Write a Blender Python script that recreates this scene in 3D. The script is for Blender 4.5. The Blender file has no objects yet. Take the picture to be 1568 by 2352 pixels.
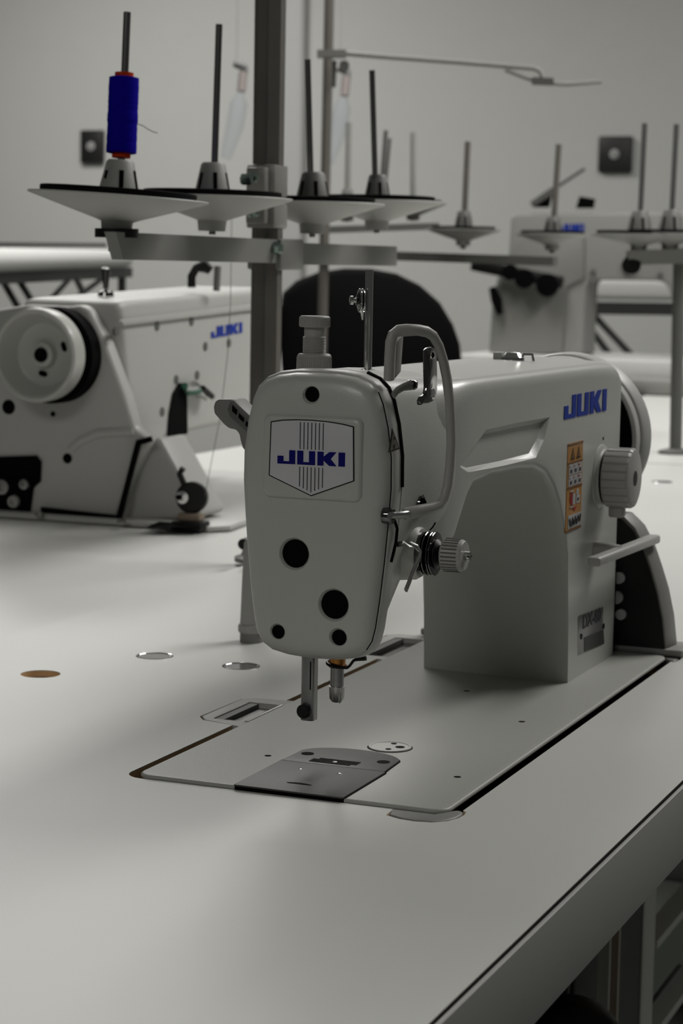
import bpy, bmesh, math, random
from mathutils import Vector, Matrix, Euler
random.seed(7)
D = bpy.data; COL = bpy.context.scene.collection; S = bpy.context.scene

# ---------------------------------------------------------------- camera
W, H, F = 1568, 2352, 4818.28
CPOS = Vector((-0.96655126, -0.33536669, 0.27397919))
CR = Vector((0.37917613, -0.92517232, 0.01678214))
CU = Vector((0.10295447, 0.06020525, 0.99286238))
CF = Vector((0.91957916, 0.37474192, -0.11807902))
cd = D.cameras.new('camera'); cam = D.objects.new('camera', cd); COL.objects.link(cam); S.camera = cam
cd.sensor_fit = 'VERTICAL'; cd.sensor_height = 36; cd.lens = F / H * 36
cd.clip_start = .02; cd.clip_end = 60
M = Matrix((CR, CU, -CF)).transposed().to_4x4(); M.translation = CPOS; cam.matrix_world = M
cd.dof.use_dof = True; cd.dof.focus_distance = 1.11; cd.dof.aperture_fstop = 20.0; cd.dof.aperture_blades = 0

# ---------------------------------------------------------------- world, lamps, exposure
w = D.worlds.new('world'); S.world = w; w.use_nodes = True
w.node_tree.nodes['Background'].inputs[0].default_value = (.80, .80, .78, 1)
w.node_tree.nodes['Background'].inputs[1].default_value = .06
S.view_settings.view_transform = 'Standard'; S.view_settings.look = 'None'
S.view_settings.exposure = 0; S.view_settings.gamma = 1; S.view_settings.use_curve_mapping = False

def area(name, loc, sx, sy, power, rot=(0, 0, 0)):
    l = D.lights.new(name, 'AREA'); l.shape = 'RECTANGLE'; l.size = sx; l.size_y = sy; l.energy = power
    l.color = (1, .985, .955)
    o = D.objects.new(name, l); COL.objects.link(o); o.location = loc; o.rotation_euler = rot
    return o
area('ceiling_panel_light', (2.4, -.8, 2.02), 2.4, .5, 66)
area('ceiling_panel_light', (2.7, 1.5, 2.02), 2.4, .6, 44)
area('ceiling_panel_light', (-3.2, .35, 2.02), 1.2, 1.2, 34)
area('ceiling_panel_light', (5.2, 3.6, 2.02), 1.2, 1.2, 48)
area('ceiling_panel_light', (5.2, 1.2, 2.02), 1.2, .6, 6)

# ---------------------------------------------------------------- pixel of a measured point on a known plane -> millimetres
def ray(px, py): return CF + CR * ((px - W / 2) / F) - CU * ((py - H / 2) / F)
def at(px, py, ax, v):
    d = ray(px, py); i = 'xyz'.index(ax); t = (v / 1000 - CPOS[i]) / d[i]
    return (CPOS + d * t) * 1000
def atd(px, py, t): return (CPOS + ray(px, py) * t) * 1000

# ---------------------------------------------------------------- materials
def mat(name, col, rough=.5, metal=0, spec=.5, bump=0, bscale=300, coat=0, var=0, trans=0, alpha=1):
    m = D.materials.new(name); m.use_nodes = True; nt = m.node_tree; b = nt.nodes['Principled BSDF']
    b.inputs['Base Color'].default_value = (*col, 1); b.inputs['Roughness'].default_value = rough
    b.inputs['Metallic'].default_value = metal; b.inputs['Specular IOR Level'].default_value = spec
    b.inputs['Coat Weight'].default_value = coat; b.inputs['Coat Roughness'].default_value = .12
    b.inputs['Transmission Weight'].default_value = trans; b.inputs['Alpha'].default_value = alpha
    tc = nt.nodes.new('ShaderNodeTexCoord')
    if bump:
        n = nt.nodes.new('ShaderNodeTexNoise'); n.inputs['Scale'].default_value = bscale; n.inputs['Detail'].default_value = 2
        nt.links.new(tc.outputs['Object'], n.inputs['Vector'])
        bp = nt.nodes.new('ShaderNodeBump'); bp.inputs['Strength'].default_value = bump; bp.inputs['Distance'].default_value = .0006
        nt.links.new(n.outputs['Fac'], bp.inputs['Height']); nt.links.new(bp.outputs['Normal'], b.inputs['Normal'])
    if var:
        n2 = nt.nodes.new('ShaderNodeTexNoise'); n2.inputs['Scale'].default_value = 9; n2.inputs['Detail'].default_value = 4
        nt.links.new(tc.outputs['Object'], n2.inputs['Vector'])
        mx = nt.nodes.new('ShaderNodeMixRGB'); mx.inputs[1].default_value = (*[c * (1 - var) for c in col], 1)
        mx.inputs[2].default_value = (*[min(1, c * (1 + var)) for c in col], 1)
        nt.links.new(n2.outputs['Fac'], mx.inputs[0]); nt.links.new(mx.outputs[0], b.inputs['Base Color'])
    return m
PAINT = mat('machine_paint', (.475, .48, .448), .36, bump=.12, bscale=900, var=.02, coat=.12)
PAINT2 = mat('machine_paint_satin', (.47, .47, .448), .42, bump=.1, bscale=700, var=.02)
LAM = mat('white_laminate', (.585, .587, .56), .40, bump=.04, bscale=500, var=.015)
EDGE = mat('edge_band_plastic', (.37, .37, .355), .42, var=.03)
PLY = mat('plywood_core', (.78, .50, .26), .7, bump=.5, bscale=200, var=.25)
BLACK = mat('black_plastic', (.004, .004, .004), .45, spec=.3)
BMATT = mat('black_matt', (.0015, .0015, .0015), .9, spec=.1)
RUB = mat('grey_rubber', (.19, .19, .18), .5)
KNOB = mat('knob_plastic', (.36, .355, .335), .45, bump=.05)
CHROME = mat('chrome', (.62, .62, .61), .12, 1)
PLSTEEL = mat('plate_steel', (.06, .06, .058), .5, .2, spec=.3, bump=.1, bscale=900)
BEDP = mat('bed_paint', (.375, .378, .352), .42, spec=.3, bump=.12, bscale=900, var=.02)
LSHEET = mat('light_painted_steel', (.72, .72, .70), .5)
GPAN = mat('green_grey_panel', (.26, .29, .24), .6)
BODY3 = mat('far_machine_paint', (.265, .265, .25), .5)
SPIN = mat('spindle_steel', (.32, .32, .31), .14, 1)
DCHR = mat('dark_chrome', (.16, .16, .155), .10, 1)
STEEL = mat('brushed_steel', (.30, .30, .295), .34, 1, bump=.1, bscale=900)
SATIN = mat('satin_steel', (.42, .42, .41), .3, 1)
BRASS = mat('brass_bushing', (.42, .19, .05), .3, 1)
POLE = mat('pole_metal', (.135, .125, .108), .55, .1)
SHEET = mat('grey_painted_sheet', (.22, .22, .205), .45)
SHEETD = mat('dark_grey_sheet', (.10, .10, .093), .5)
DISH = mat('grey_white_plastic', (.43, .43, .405), .5)
CONE = mat('cone_plastic', (.34, .34, .32), .5)
CONED = mat('cone_plastic_dark', (.17, .17, .16), .5)
FOAM = mat('black_foam', (.006, .006, .006), .95, spec=.1, bump=.4, bscale=600)
BLUE = mat('blue_print', (.004, .003, .135), .5, spec=.15)
BLUE2 = mat('blue_print_bright', (.006, .035, .33), .5, spec=.15)
ORG = mat('orange_sticker', (.42, .20, .045), .45)
DORG = mat('sticker_brown', (.14, .06, .015), .5)
RED = mat('red_print', (.30, .012, .006), .5)
INK = mat('dark_ink', (.035, .035, .04), .6)
LGREY = mat('sticker_white', (.42, .42, .42), .5)
PLATE = mat('logo_plate', (.56, .56, .58), .34)
ALU = mat('nameplate_metal', (.30, .30, .30), .35, .6)
DALU = mat('nameplate_dark', (.055, .055, .052), .4, .3)
CLEAR = mat('cloudy_plastic', (.27, .26, .24), .3)
GREEN = mat('green_zinc', (.25, .32, .29), .25, .9)
THREAD = mat('blue_thread', (.007, .002, .33), .9, spec=.05, bump=.5, bscale=400)
ORANGE = mat('orange_tube', (.60, .045, .004), .6, spec=.1)
STRING = mat('grey_thread', (.10, .10, .10), .8)
WALL = mat('wall_paint', (.60, .60, .58), .9, spec=.2, var=.02)
FLOOR = mat('vinyl_floor', (.11, .12, .105), .4, var=.15)
CEIL = mat('ceiling_paint', (.6, .6, .58), .9)
SOCK = mat('socket_plastic', (.014, .014, .013), .5)
FABRIC = mat('white_fabric', (.66, .66, .64), .9, bump=.2)
DFRAME = mat('bench_frame', (.03, .03, .029), .5)
HAZE = mat('pale_blue_plastic', (.34, .39, .44), .5, alpha=.22)
PINK = mat('pale_pink_plastic', (.34, .29, .28), .5)
TEAL = mat('teal_spring', (.02, .12, .07), .4)

# ---------------------------------------------------------------- mesh builder (millimetres, world axes)
class MB:
    def __init__(s): s.v = []; s.f = []
    def add(s, v, f):
        k = len(s.v); s.v += [Vector(p) for p in v]; s.f += [tuple(i + k for i in q) for q in f]; return s
    def box(s, x0, x1, y0, y1, z0, z1):
        v = [(x, y, z) for x in (x0, x1) for y in (y0, y1) for z in (z0, z1)]
        return s.add(v, [(0, 1, 3, 2), (4, 6, 7, 5), (0, 4, 5, 1), (2, 3, 7, 6), (0, 2, 6, 4), (1, 5, 7, 3)])
    def prism(s, poly, off):      # poly: list of 3-D points, off: offset vector
        n = len(poly); off = Vector(off); a = [Vector(p) for p in poly]
        v = a + [p + off for p in a]
        f = [tuple(range(n))[::-1], tuple(range(n, 2 * n))] + [(i, (i + 1) % n, n + (i + 1) % n, n + i) for i in range(n)]
        return s.add(v, f)
    def loft(s, rings, caps=True):
        n = len(rings[0]); v = [p for r in rings for p in r]; f = []
        for k in range(len(rings) - 1):
            for i in range(n):
                j = (i + 1) % n; f.append((k * n + i, k * n + j, (k + 1) * n + j, (k + 1) * n + i))
        if caps: f += [tuple(range(n))[::-1], tuple(range((len(rings) - 1) * n, len(rings) * n))]
        return s.add(v, f)
    def lathe(s, c, ax, prof, n=40):   # prof: (distance along axis, radius)
        c = Vector(c); ax = Vector(ax).normalized(); a = ax.orthogonal().normalized(); b = ax.cross(a)
        rings = [[c + ax * h + (a * math.cos(2 * math.pi * i / n) + b * math.sin(2 * math.pi * i / n)) * max(r, .01) for i in range(n)] for h, r in prof]
        return s.loft(rings)
    def cyl(s, p, q, r, n=24, r2=None):
        p = Vector(p); q = Vector(q); L = (q - p).length
        return s.lathe(p, q - p, [(0, r), (L, r if r2 is None else r2)], n)
    def tube(s, path, r, n=12, flat=1.0, up=None):
        P = [Vector(p) for p in path]; rings = []; prev = None
        for i, p in enumerate(P):
            t = (P[min(i + 1, len(P) - 1)] - P[max(i - 1, 0)]).normalized()
            if up is not None: a = (Vector(up) - t * t.dot(Vector(up))).normalized()
            else:
                a = t.orthogonal().normalized() if prev is None else (prev - t * t.dot(prev)).normalized()
            prev = a; b = t.cross(a); rr = r[i] if isinstance(r, (list, tuple)) else r
            rings.append([p + (a * math.cos(2 * math.pi * k / n) * flat + b * math.sin(2 * math.pi * k / n)) * rr for k in range(n)])
        return s.loft(rings)
    def bar(s, p, q, wy, wz, up=(0, 0, 1)):
        p = Vector(p); q = Vector(q); t = (q - p).normalized(); a = t.cross(Vector(up)).normalized(); b = a.cross(t)
        c = [a * x * wy / 2 + b * y * wz / 2 for x, y in ((-1, -1), (1, -1), (1, 1), (-1, 1))]
        return s.loft([[p + k for k in c], [q + k for k in c]])

def wloc(o):
    v = Vector((0, 0, 0))
    while o is not None: v += o.location; o = o.parent
    return v
def finish(me, ang=35):
    bm = bmesh.new(); bm.from_mesh(me); bmesh.ops.recalc_face_normals(bm, faces=bm.faces); bm.to_mesh(me); bm.free()
    me.shade_smooth(); me.set_sharp_from_angle(angle=math.radians(ang))
def obj(name, mb, m, parent=None, bev=0, seg=2, ang=35, label=None, kind=None, beva=25):
    base = wloc(parent) if parent else Vector((0, 0, 0))
    me = D.meshes.new(name); me.from_pydata([tuple(p / 1000 - base) for p in mb.v], [], mb.f)
    bm = bmesh.new(); bm.from_mesh(me)
    bmesh.ops.remove_doubles(bm, verts=bm.verts, dist=1e-6)
    bmesh.ops.recalc_face_normals(bm, faces=bm.faces)
    if bev:
        es = [e for e in bm.edges if len(e.link_faces) == 2 and e.calc_face_angle(0) > math.radians(beva)]
        bmesh.ops.bevel(bm, geom=es, offset=bev / 1000, segments=seg, profile=.5, affect='EDGES', clamp_overlap=True)
    bm.to_mesh(me); bm.free(); finish(me, ang); me.materials.append(m)
    o = D.objects.new(name, me); COL.objects.link(o)
    if parent: o.parent = parent
    if label: o['label'] = label
    if kind: o['kind'] = kind
    return o
def cut(o, mb, m=None):
    base = wloc(o.parent) if o.parent else Vector((0, 0, 0))
    me = D.meshes.new('tmp'); me.from_pydata([tuple(p / 1000 - base) for p in mb.v], [], mb.f); finish(me)
    if m: me.materials.append(m)
    c = D.objects.new('tmp', me); COL.objects.link(c); c.parent = o.parent
    md = o.modifiers.new('b', 'BOOLEAN'); md.operation = 'DIFFERENCE'; md.solver = 'EXACT'; md.object = c
    bpy.context.view_layer.update()
    dg = bpy.context.evaluated_depsgraph_get(); dg.update()
    new = D.meshes.new_from_object(o.evaluated_get(dg)); o.modifiers.remove(md); o.data = new
    D.objects.remove(c); new.shade_smooth(); new.set_sharp_from_angle(angle=math.radians(35))
def thing(name, label, cat, loc, group=None):
    o = D.objects.new(name, None); COL.objects.link(o); o.location = Vector(loc) / 1000
    o['label'] = label; o['category'] = cat; o.empty_display_size = .02
    if group: o['group'] = group
    return o
def tag(o, label, cat, group=None):
    o['label'] = label; o['category'] = cat
    if group: o['group'] = group
def arc(cx, cy, r, a0, a1, n):
    return [(cx + r * math.cos(math.radians(a0 + (a1 - a0) * i / n)), cy + r * math.sin(math.radians(a0 + (a1 - a0) * i / n))) for i in range(n + 1)]
def rrect(x0, x1, y0, y1, r, n=6):
    return arc(x1 - r, y1 - r, r, 0, 90, n) + arc(x0 + r, y1 - r, r, 90, 180, n) + arc(x0 + r, y0 + r, r, 180, 270, n) + arc(x1 - r, y0 + r, r, 270, 360, n)
def xy(poly, z): return [(a, b, z) for a, b in poly]
LET = [[(0, 10.5), (9, 10.5), (9, 3.5), (17.5, 3.5), (17.5, 18.5), (26.5, 18.5), (26.5, 0), (0, 0)],
       [(29.5, 18.5), (38.5, 18.5), (38.5, 3.5), (47, 3.5), (47, 18.5), (56, 18.5), (56, 0), (29.5, 0)],
       [(59.5, 18.5), (68.5, 18.5), (68.5, 12), (77, 18.5), (87, 18.5), (79, 9.3), (87.5, 0), (77, 0), (68.5, 6.8), (68.5, 0), (59.5, 0)],
       [(90.5, 18.5), (100, 18.5), (100, 0), (90.5, 0)]]
def logo(parent, o, ux, uz, off, m):   # o: lower-left corner; ux, uz: full width and height vectors
    o = Vector(o); ux = Vector(ux); uz = Vector(uz)
    for L in LET:
        mb = MB(); mb.prism([o + ux * (a / 100) + uz * (b / 18.5) for a, b in L], off); obj('letter', mb, m, parent)

# ================================================================ room
WX = 7000
mb = MB(); mb.box(WX, WX + 100, -2500, 7600, -760, 2040); obj('wall_back', mb, WALL, kind='structure')
mb = MB(); mb.box(-4200, WX, -2500, 7600, -860, -760); obj('floor', mb, FLOOR, kind='structure')
mb = MB(); mb.box(-4200, WX, -2500, 7600, 2040, 2140); obj('ceiling', mb, CEIL, kind='structure')
c = at(672, 300, 'x', WX); mb = MB(); mb.box(WX - 42, WX, c.y - 62, c.y + 62, -760, 2040)
obj('trim_1', mb, mat('duct_plastic', (.52, .52, .51), .5), kind='structure', bev=22, seg=4)

def socket(px, py, wpx, hpx, label):
    c = at(px, py, 'x', WX); t = (c / 1000 - CPOS).dot(CF); k = t / F * 1000
    a, b = wpx * k / 2, hpx * k / 2; r = thing('wall_socket', label, 'socket', (WX, c.y, c.z))
    mb = MB(); mb.box(WX - 28, WX, c.y - a, c.y + a, c.z - b, c.z + b); obj('face_plate', mb, SOCK, r, bev=6)
    mb = MB(); mb.lathe((WX - 28, c.y, c.z), (-1, 0, 0), [(0, 20), (5, 18), (6, 0)], 24); obj('round_insert', mb, LGREY, r, label='pale round centre of the socket')
    mb = MB(); mb.cyl((WX - 34.5, c.y, c.z), (WX - 38, c.y, c.z), 10); obj('centre_cap', mb, CONE, r)
socket(216, 337, 58, 74, 'dark square wall socket with pale round centre, left behind the blue spool')
socket(1415, 355, 78, 82, 'dark square wall socket with pale round centre, right above the far machine')

# ================================================================ sewing tables
def table(label, x0, x1, y0, y1, z, cutters=(), legx=75):
    r = thing('sewing_table', label, 'table', ((x0 + x1) / 2, (y0 + y1) / 2, -760))
    mb = MB(); mb.box(x0, x1, y0 + 1.7, y1, z - .5, z); top = obj('laminate_top', mb, LAM, r)
    mb = MB(); mb.box(x0 + 1, x1 - 1, y0 + 2.3, y1 - 1, z - 40, z - .55); core = obj('board_core', mb, PLY, r, label='brown plywood board under the laminate')
    for c in cutters: cut(top, c); cut(core, c)
    if not cutters:
        mb = MB(); mb.box(x0, x1, y0 + 2, y1, z - 40.6, z - 40.05); obj('laminate_underside', mb, SHEET, r)
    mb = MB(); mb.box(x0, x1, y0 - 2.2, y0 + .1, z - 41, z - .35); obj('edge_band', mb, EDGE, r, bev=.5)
    mb = MB(); mb.box(x0, x1, y0 + .12, y0 + 1.68, z - 2.3, z - .9); obj('edge_seam', mb, BMATT, r)
    for xx in (x0 + legx, x1 - 75):
        mb = MB(); mb.box(xx - 20, xx + 20, y0 + 150, y0 + 190, -700, z - 41); obj('leg', mb, LSHEET, r, bev=3)
        mb = MB(); mb.box(xx - 25, xx + 25, y0 + 20, y1 - 20, -760, -700); obj('foot', mb, SHEET, r, bev=5)
        mb = MB(); mb.box(xx - 18, xx + 18, y0 + 40, y1 - 40, z - 71, z - 41.5); obj('bracket', mb, SHEET, r, bev=2)
    mb = MB(); mb.box(x0 + legx + 21, x1 - 96, y0 + 155, y0 + 185, -640, -600); obj('crossbar', mb, SHEET, r, bev=3)
    return r
Z = 0
bedcut = MB(); bedcut.prism(xy(rrect(3.6, 479, -4.0, 184, 11), -60), (0, 0, 80))
h1 = MB(); h1.prism(xy([(139, 170), (222, 170), (219, 203), (212, 211), (155, 212), (147, 206)], -60), (0, 0, 80))
h2 = MB(); h2.prism(xy([(375, 170), (478, 170), (476, 205), (468, 212), (398, 212), (388, 205)], -60), (0, 0, 80))
tabcut = MB(); tabcut.prism(xy([(-9, 28), (-13, 19.5), (-14, 11), (-12, 2.4), (-6.5, -3.5), (1, -6.6), (8, -7.3), (14, -6.4), (17, -3), (18, 30)], -60), (0, 0, 80))
tab2 = MB(); tab2.prism(xy([(462, -7), (475, -8.5), (488, -4), (494, 8), (492, 26), (470, 26)], -60), (0, 0, 80))
cups = [at(355, 1506.5, 'z', 0), at(553.5, 1530, 'z', 0), at(93, 1548, 'z', 0)]
cc = []
for c in cups:
    mb = MB(); mb.cyl((c.x, c.y, -6), (c.x, c.y, 10), 13.2, 48); cc.append(mb)
tm = table('white sewing table in front carrying the main sewing machine', -430, 766, -92, 455, 0, [bedcut, h1, h2, tabcut, tab2] + cc)
for i, c in enumerate(cups[:2]):
    mb = MB(); mb.lathe((c.x, c.y, 0), (0, 0, -1), [(0.2, 13), (-.3, 12.6), (-.2, 12), (1.5, 10.5), (3.6, 6), (4.2, 0)], 48)
    obj('bobbin_cup', mb, CHROME, tm, label='round polished cup sunk in the table top')
c = cups[2]
mb = MB(); mb.lathe((c.x, c.y, -5.9), (0, 0, 1), [(0, 13.1), (1.5, 13.1), (1.6, 0)], 40); obj('hole_floor', mb, mat('bare_wood', (.30, .245, .17), .8, bump=.4, var=.15), tm, label='bare wood floor of the empty round hole')
mb = MB(); mb.cyl((c.x - 2, c.y, -4.2), (c.x - 2, c.y, -4.0), 3.6); obj('drill_hole', mb, BLACK, tm)
def hinge(x0, x1, px0, px1, dark):
    fr = MB(); fr.prism(xy([(x0, 177.6), (x1, 177.6), (x1, 183), (x1 - 3, 204), (x1 - 9, 210.5), (x0 + 16, 210.8), (x0 + 8, 205), (x0 + 2, 184)], -5), (0, 0, 5.2))
    o = obj('hinge_frame', fr, DISH, tm, bev=.5, label='pale hinge frame in the table notch')
    k = MB(); k.box(px0, px1, 170, 202, -4, 6); cut(o, k)
    mb = MB(); mb.box(px0 + .1, px1 - .1, 178, 201.9, -4.6, -3.2); obj('hinge_plate', mb, DCHR if dark else STEEL, tm)
    if not dark:
        mb = MB(); mb.cyl((px0 + .5, 180.3, -.9), (px1 - .5, 180.3, -.9), 1.7); obj('hinge_pin', mb, CHROME, tm, label='polished hinge pin')
    mb = MB(); mb.box(px0 + .2, px1 - .2, 196, 201.8, -3.1, -.4); obj('hinge_leaf', mb, SHEETD, tm)
hinge(140, 221, 153, 206, False); hinge(376, 477, 387, 462, True)
tB = table('white sewing table edge to edge behind the main table', -430, 766, 458, 1004, -3)
# a strip of the row's tables behind: one with the second machine, one empty beside it
table('white sewing table under the second machine at left', 772, 1968, 458, 1004, -5)
table('white sewing table between main machine and far stands, empty of machines', 772, 1968, -92, 453, -4, legx=560)
table('far white sewing table holding the right thread stand', 1974, 2560, -300, 640, -4)

r_ = [o for o in COL.objects if o.name == 'sewing_table.003'][0]
zs = [at(1540, y, 'y', 90).z for y in (2105, 2122, 2235, 2300, 2318)]
mb = MB(); mb.box(830, 1900, 90, 100, zs[2], zs[1]); obj('front_panel', mb, GPAN, r_, label='green-grey panel under the table')
mb = MB(); mb.box(830, 1900, 84, 104, zs[1], zs[0]); obj('panel_rail', mb, LSHEET, r_)
mb = MB(); mb.box(830, 1900, 84, 104, zs[4], zs[3]); obj('panel_rail', mb, LSHEET, r_)
c = at(1520, 1107, 'z', -4); r = [o for o in COL.objects if o.name == 'sewing_table.003'][0]
mb = MB(); mb.lathe((c.x, c.y, -4), (0, 0, 1), [(0, 14), (.6, 13), (.2, 6), (.2, 0)], 32); obj('bobbin_cup', mb, CHROME, r)
c = at(545, 1196, 'z', -5); r = [o for o in COL.objects if o.name == 'sewing_table.002'][0]
mb = MB(); mb.lathe((c.x, c.y, -5), (0, 0, 1), [(0, 14), (.6, 13), (.2, 6), (.2, 0)], 32); obj('bobbin_cup', mb, CHROME, r)

# ================================================================ main sewing machine
m = thing('sewing_machine', 'grey-white industrial sewing machine with blue logo, large in the foreground', 'sewing machine', (240, 88, 0))
# bed
mb = MB(); mb.prism(xy(rrect(4.5, 474.5, 1, 176.5, 9), -1.1), (0, 0, 3.1)); bed = obj('bed', mb, BEDP, m, bev=2.4, seg=4)
k = MB(); k.box(-5, 6.6, 56.4, 118, -20, 5); cut(bed, k)
mb = MB(); mb.box(9, 470, -1, 177, -60, -12); obj('oil_pan', mb, BMATT, m)  # black pan added below the bed to keep the gap around it dark
mb = MB(); mb.box(6.7, 9, 57, 117.5, -9, -.75); obj('bed_slot', mb, BMATT, m)  # black box paints the dark void below the slide plate
mb = MB(); mb.prism(xy(rrect(3.4, 63.6, 56.4, 118.2, 1.0, 3), 1.9), (0, 0, 1.0)); mbg = MB(); mbg.prism(xy(rrect(5, 64.2, 55.6, 119, 1.0, 3), 1.95), (0, 0, .25)); obj('plate_groove', mbg, BMATT, m)
mbg = MB(); mbg.box(3.7, 5.6, 56.8, 117.6, -.6, 1.85); obj('plate_gap', mbg, BMATT, m)  # black strip in place of the shade under the plate's front lip
sl = obj('slide_plate', mb, PLSTEEL, m, bev=.3, label='grey steel slide plate')
mb = MB(); mb.prism(xy([(18.5, 94), (19.6, 95), (21, 90), (21.3, 87.5), (21, 85), (19.6, 80.5), (18.5, 81.5)], 2.6), (0, 0, .45)); obj('finger_notch', mb, BMATT, sl)
for a, b in ((49.7, 100), (50.1, 77.4)):
    mb = MB(); mb.lathe((a, b, 2.7), (0, 0, 1), [(0, 1.6), (.35, 1.3), (.5, 0)], 16); obj('rivet', mb, CHROME, sl)
tp = [(64.2, 57.2), (64.2, 118.2), (74, 117.5)] + [(88 + 18 * math.sin(math.radians(a)) - 0, 88 + 29.5 * math.cos(math.radians(a))) for a in range(10, 171, 8)] + [(74, 58)]
mb = MB(); mb.prism(xy(tp, 1.9), (0, 0, 1.0)); mbg = MB(); mbg.prism([(88 + (a - 88) * 1.03, 88 + (b - 88) * 1.025, 1.95) for a, b in tp], (0, 0, .25)); obj('plate_groove', mbg, BMATT, m)
th = obj('throat_plate', mb, PLSTEEL, m, bev=.3, label='steel needle plate with rounded end')
for i in range(4):
    x = 67.6 + i * 2.7; a = 7 if i in (0, 3) else 0
    mb = MB(); mb.box(x, x + 1.7, 76 + (3 if i == 0 else 0), 103 - (0 if i < 3 else 3), 2.7, 3.05); obj('feed_slot', mb, BMATT, th)
mb = MB(); mb.lathe((71.5, 89, 2.9), (0, 0, 1), [(0, 1.5), (.35, 1.4), (.4, .7), (.1, 0)], 16); obj('needle_hole', mb, STEEL, th)
for a, b in ((83.7, 110.5), (84, 65.5)):
    mb = MB(); mb.cyl((a, b, 2.6), (a, b, 3.05), 3.6); obj('plate_screw', mb, BMATT, th)
mb = MB(); mb.lathe((121.5, 76, 1.9), (0, 0, 1), [(0, 12.3), (.9, 12.1), (1.0, 11), (.7, 10.7), (.75, 0)], 48); cv = obj('round_cover', mb, DISH, m, label='round cover with three dark holes')
mb = MB(); mb.lathe((121.5, 76, 1.9), (0, 0, 1), [(0, 12.9), (.25, 12.9), (.3, 12.2), (0, 12.2)], 48); obj('cover_groove', mb, BMATT, cv)
for a, b, rr in ((122.5, 70.3, 2.7), (129, 76.5, 1.7), (115, 74.5, 1.7)):
    mb = MB(); mb.cyl((a, b, 2.3), (a, b, 2.75), rr); obj('cover_hole', mb, BMATT, cv)
for a, b in ((72.8, 129.7), (291.7, 88.5), (220.2, 29), (73.5, 19)):
    mb = MB(); mb.cyl((a, b, 1.6), (a, b, 2.06), 2.0); obj('oil_hole', mb, BMATT, m)
mb = MB(); mb.prism(xy([(-8, 27), (-12, 19), (-13, 11), (-11, 3), (-6, -2.5), (1, -5.6), (8, -6.3), (13, -5.4), (15.5, -3), (14.5, 0), (3.6, 7), (3.6, 30)], -9), (0, 0, 9.3)); obj('corner_cushion', mb, RUB, m, bev=1.6, seg=3, label='grey rubber cushion at the near corner')
mb = MB(); mb.prism(xy([(464, -6), (475, -7.5), (486, -3), (492, 8), (490, 26), (476, 26), (474, 4)], -9), (0, 0, 9.3)); obj('corner_cushion', mb, RUB, m, bev=1.6, seg=3)

# body: one continuous loft along X, head casting -> arm -> column
def sec(x, y0, y1, zb, zt, rt=9, rb=6, crown=2.5, sk=0):
    n = 6; pts = []
    pts += arc(y1 - rt, zt - rt, rt, 0, 90, n)
    for i in range(1, 8):
        t = i / 8; y = (y1 - rt) * (1 - t) + (y0 + rt) * t; pts.append((y, zt + crown * math.sin(math.pi * t)))
    pts += arc(y0 + rt, zt - rt, rt, 90, 180, n)
    for i in range(1, 8): t = i / 8; pts.append((y0, (zt - rt) * (1 - t) + (zb + rb) * t))
    pts += arc(y0 + rb, zb + rb, rb, 180, 270, n)
    for i in range(1, 8): t = i / 8; pts.append(((y0 + rb) * (1 - t) + (y1 - rb) * t, zb))
    pts += arc(y1 - rb, zb + rb, rb, 270, 360, n)
    for i in range(1, 8): t = i / 8; pts.append((y1, (zb + rb) * (1 - t) + (zt - rt) * t))
    return [Vector((x + sk * (89 - a) / 50, a, b)) for a, b in pts]
ST_ = [(84, 47, 131, 116, 212.5, 30, 5), (94, 43.5, 134.5, 115, 212.5, 27, 5), (102, 41.2, 136.8, 115, 212.5, 23, 5), (110, 39.8, 138.2, 117, 212.4, 20, 5), (118, 38.9, 139.1, 123, 212.3, 17, 6), (126, 38.4, 139.6, 133, 212, 14, 6),
      (136, 38.1, 139.9, 144, 212, 11.5, 6), (146, 38, 140, 150, 211.8, 10, 6), (180, 38, 140, 152.5, 211.5, 9, 6), (230, 38, 140, 151.5, 211, 9, 6), (262, 38, 140, 149.5, 210.8, 9, 6),
      (285, 38, 140, 144, 210.7, 9, 6), (303, 38, 140, 134, 210.6, 9, 6), (318, 38, 140, 120, 210.5, 9, 6), (330, 38, 140, 103, 210.5, 9, 5.5), (338.5, 38, 140, 84, 210.4, 9, 5),
      (344, 38, 140, 62, 210.3, 9, 4), (347, 38, 140, 40, 210.3, 9, 3), (348.6, 38, 140, 20, 210.2, 9, 2), (349.5, 38, 140, 1.6, 210.2, 9, 1), (351, 37.6, 140, 1.6, 210.2, 9, .6),
      (380, 37.2, 140, 1.6, 210, 9, .6), (420, 36.8, 140, 1.6, 209.6, 10, .6), (448, 36.4, 140, 1.6, 208.5, 11, .6), (455.5, 36.8, 140, 1.6, 207, 12, .6), (458, 38, 138, 1.6, 205, 12, .6)]
ST = [(q[0], q[1] if q[0] < 146 else 38 - 1.2 * (q[0] - 146) / 309, *q[2:]) for q in ST_]
mb = MB(); mb.loft([sec(*q, sk=(-3 if 340 < q[0] < 352 else 0)) for q in ST]); body = obj('arm_and_column', mb, PAINT, m, ang=50)
# moulded recess in the arm's front
rc = [(121, 163), (140, 172), (165, 181.5), (225, 181.5), (288, 180.5), (279, 168), (262, 157.5), (200, 157.5), (135, 159)]
cx_, cz_ = 205, 168
ra = [Vector((a, 36, b)) for a, b in rc]
rb_ = [Vector((cx_ + (a - cx_) * .93, 40.9, cz_ + (b - cz_) * .74)) for a, b in rc]
ra = [Vector((cx_ + (a - cx_) * 1.02, 36.8, cz_ + (b - cz_) * 1.06)) for a, b in rc]
kk = MB(); kk.loft([ra, rb_]); cut(body, kk)

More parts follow.
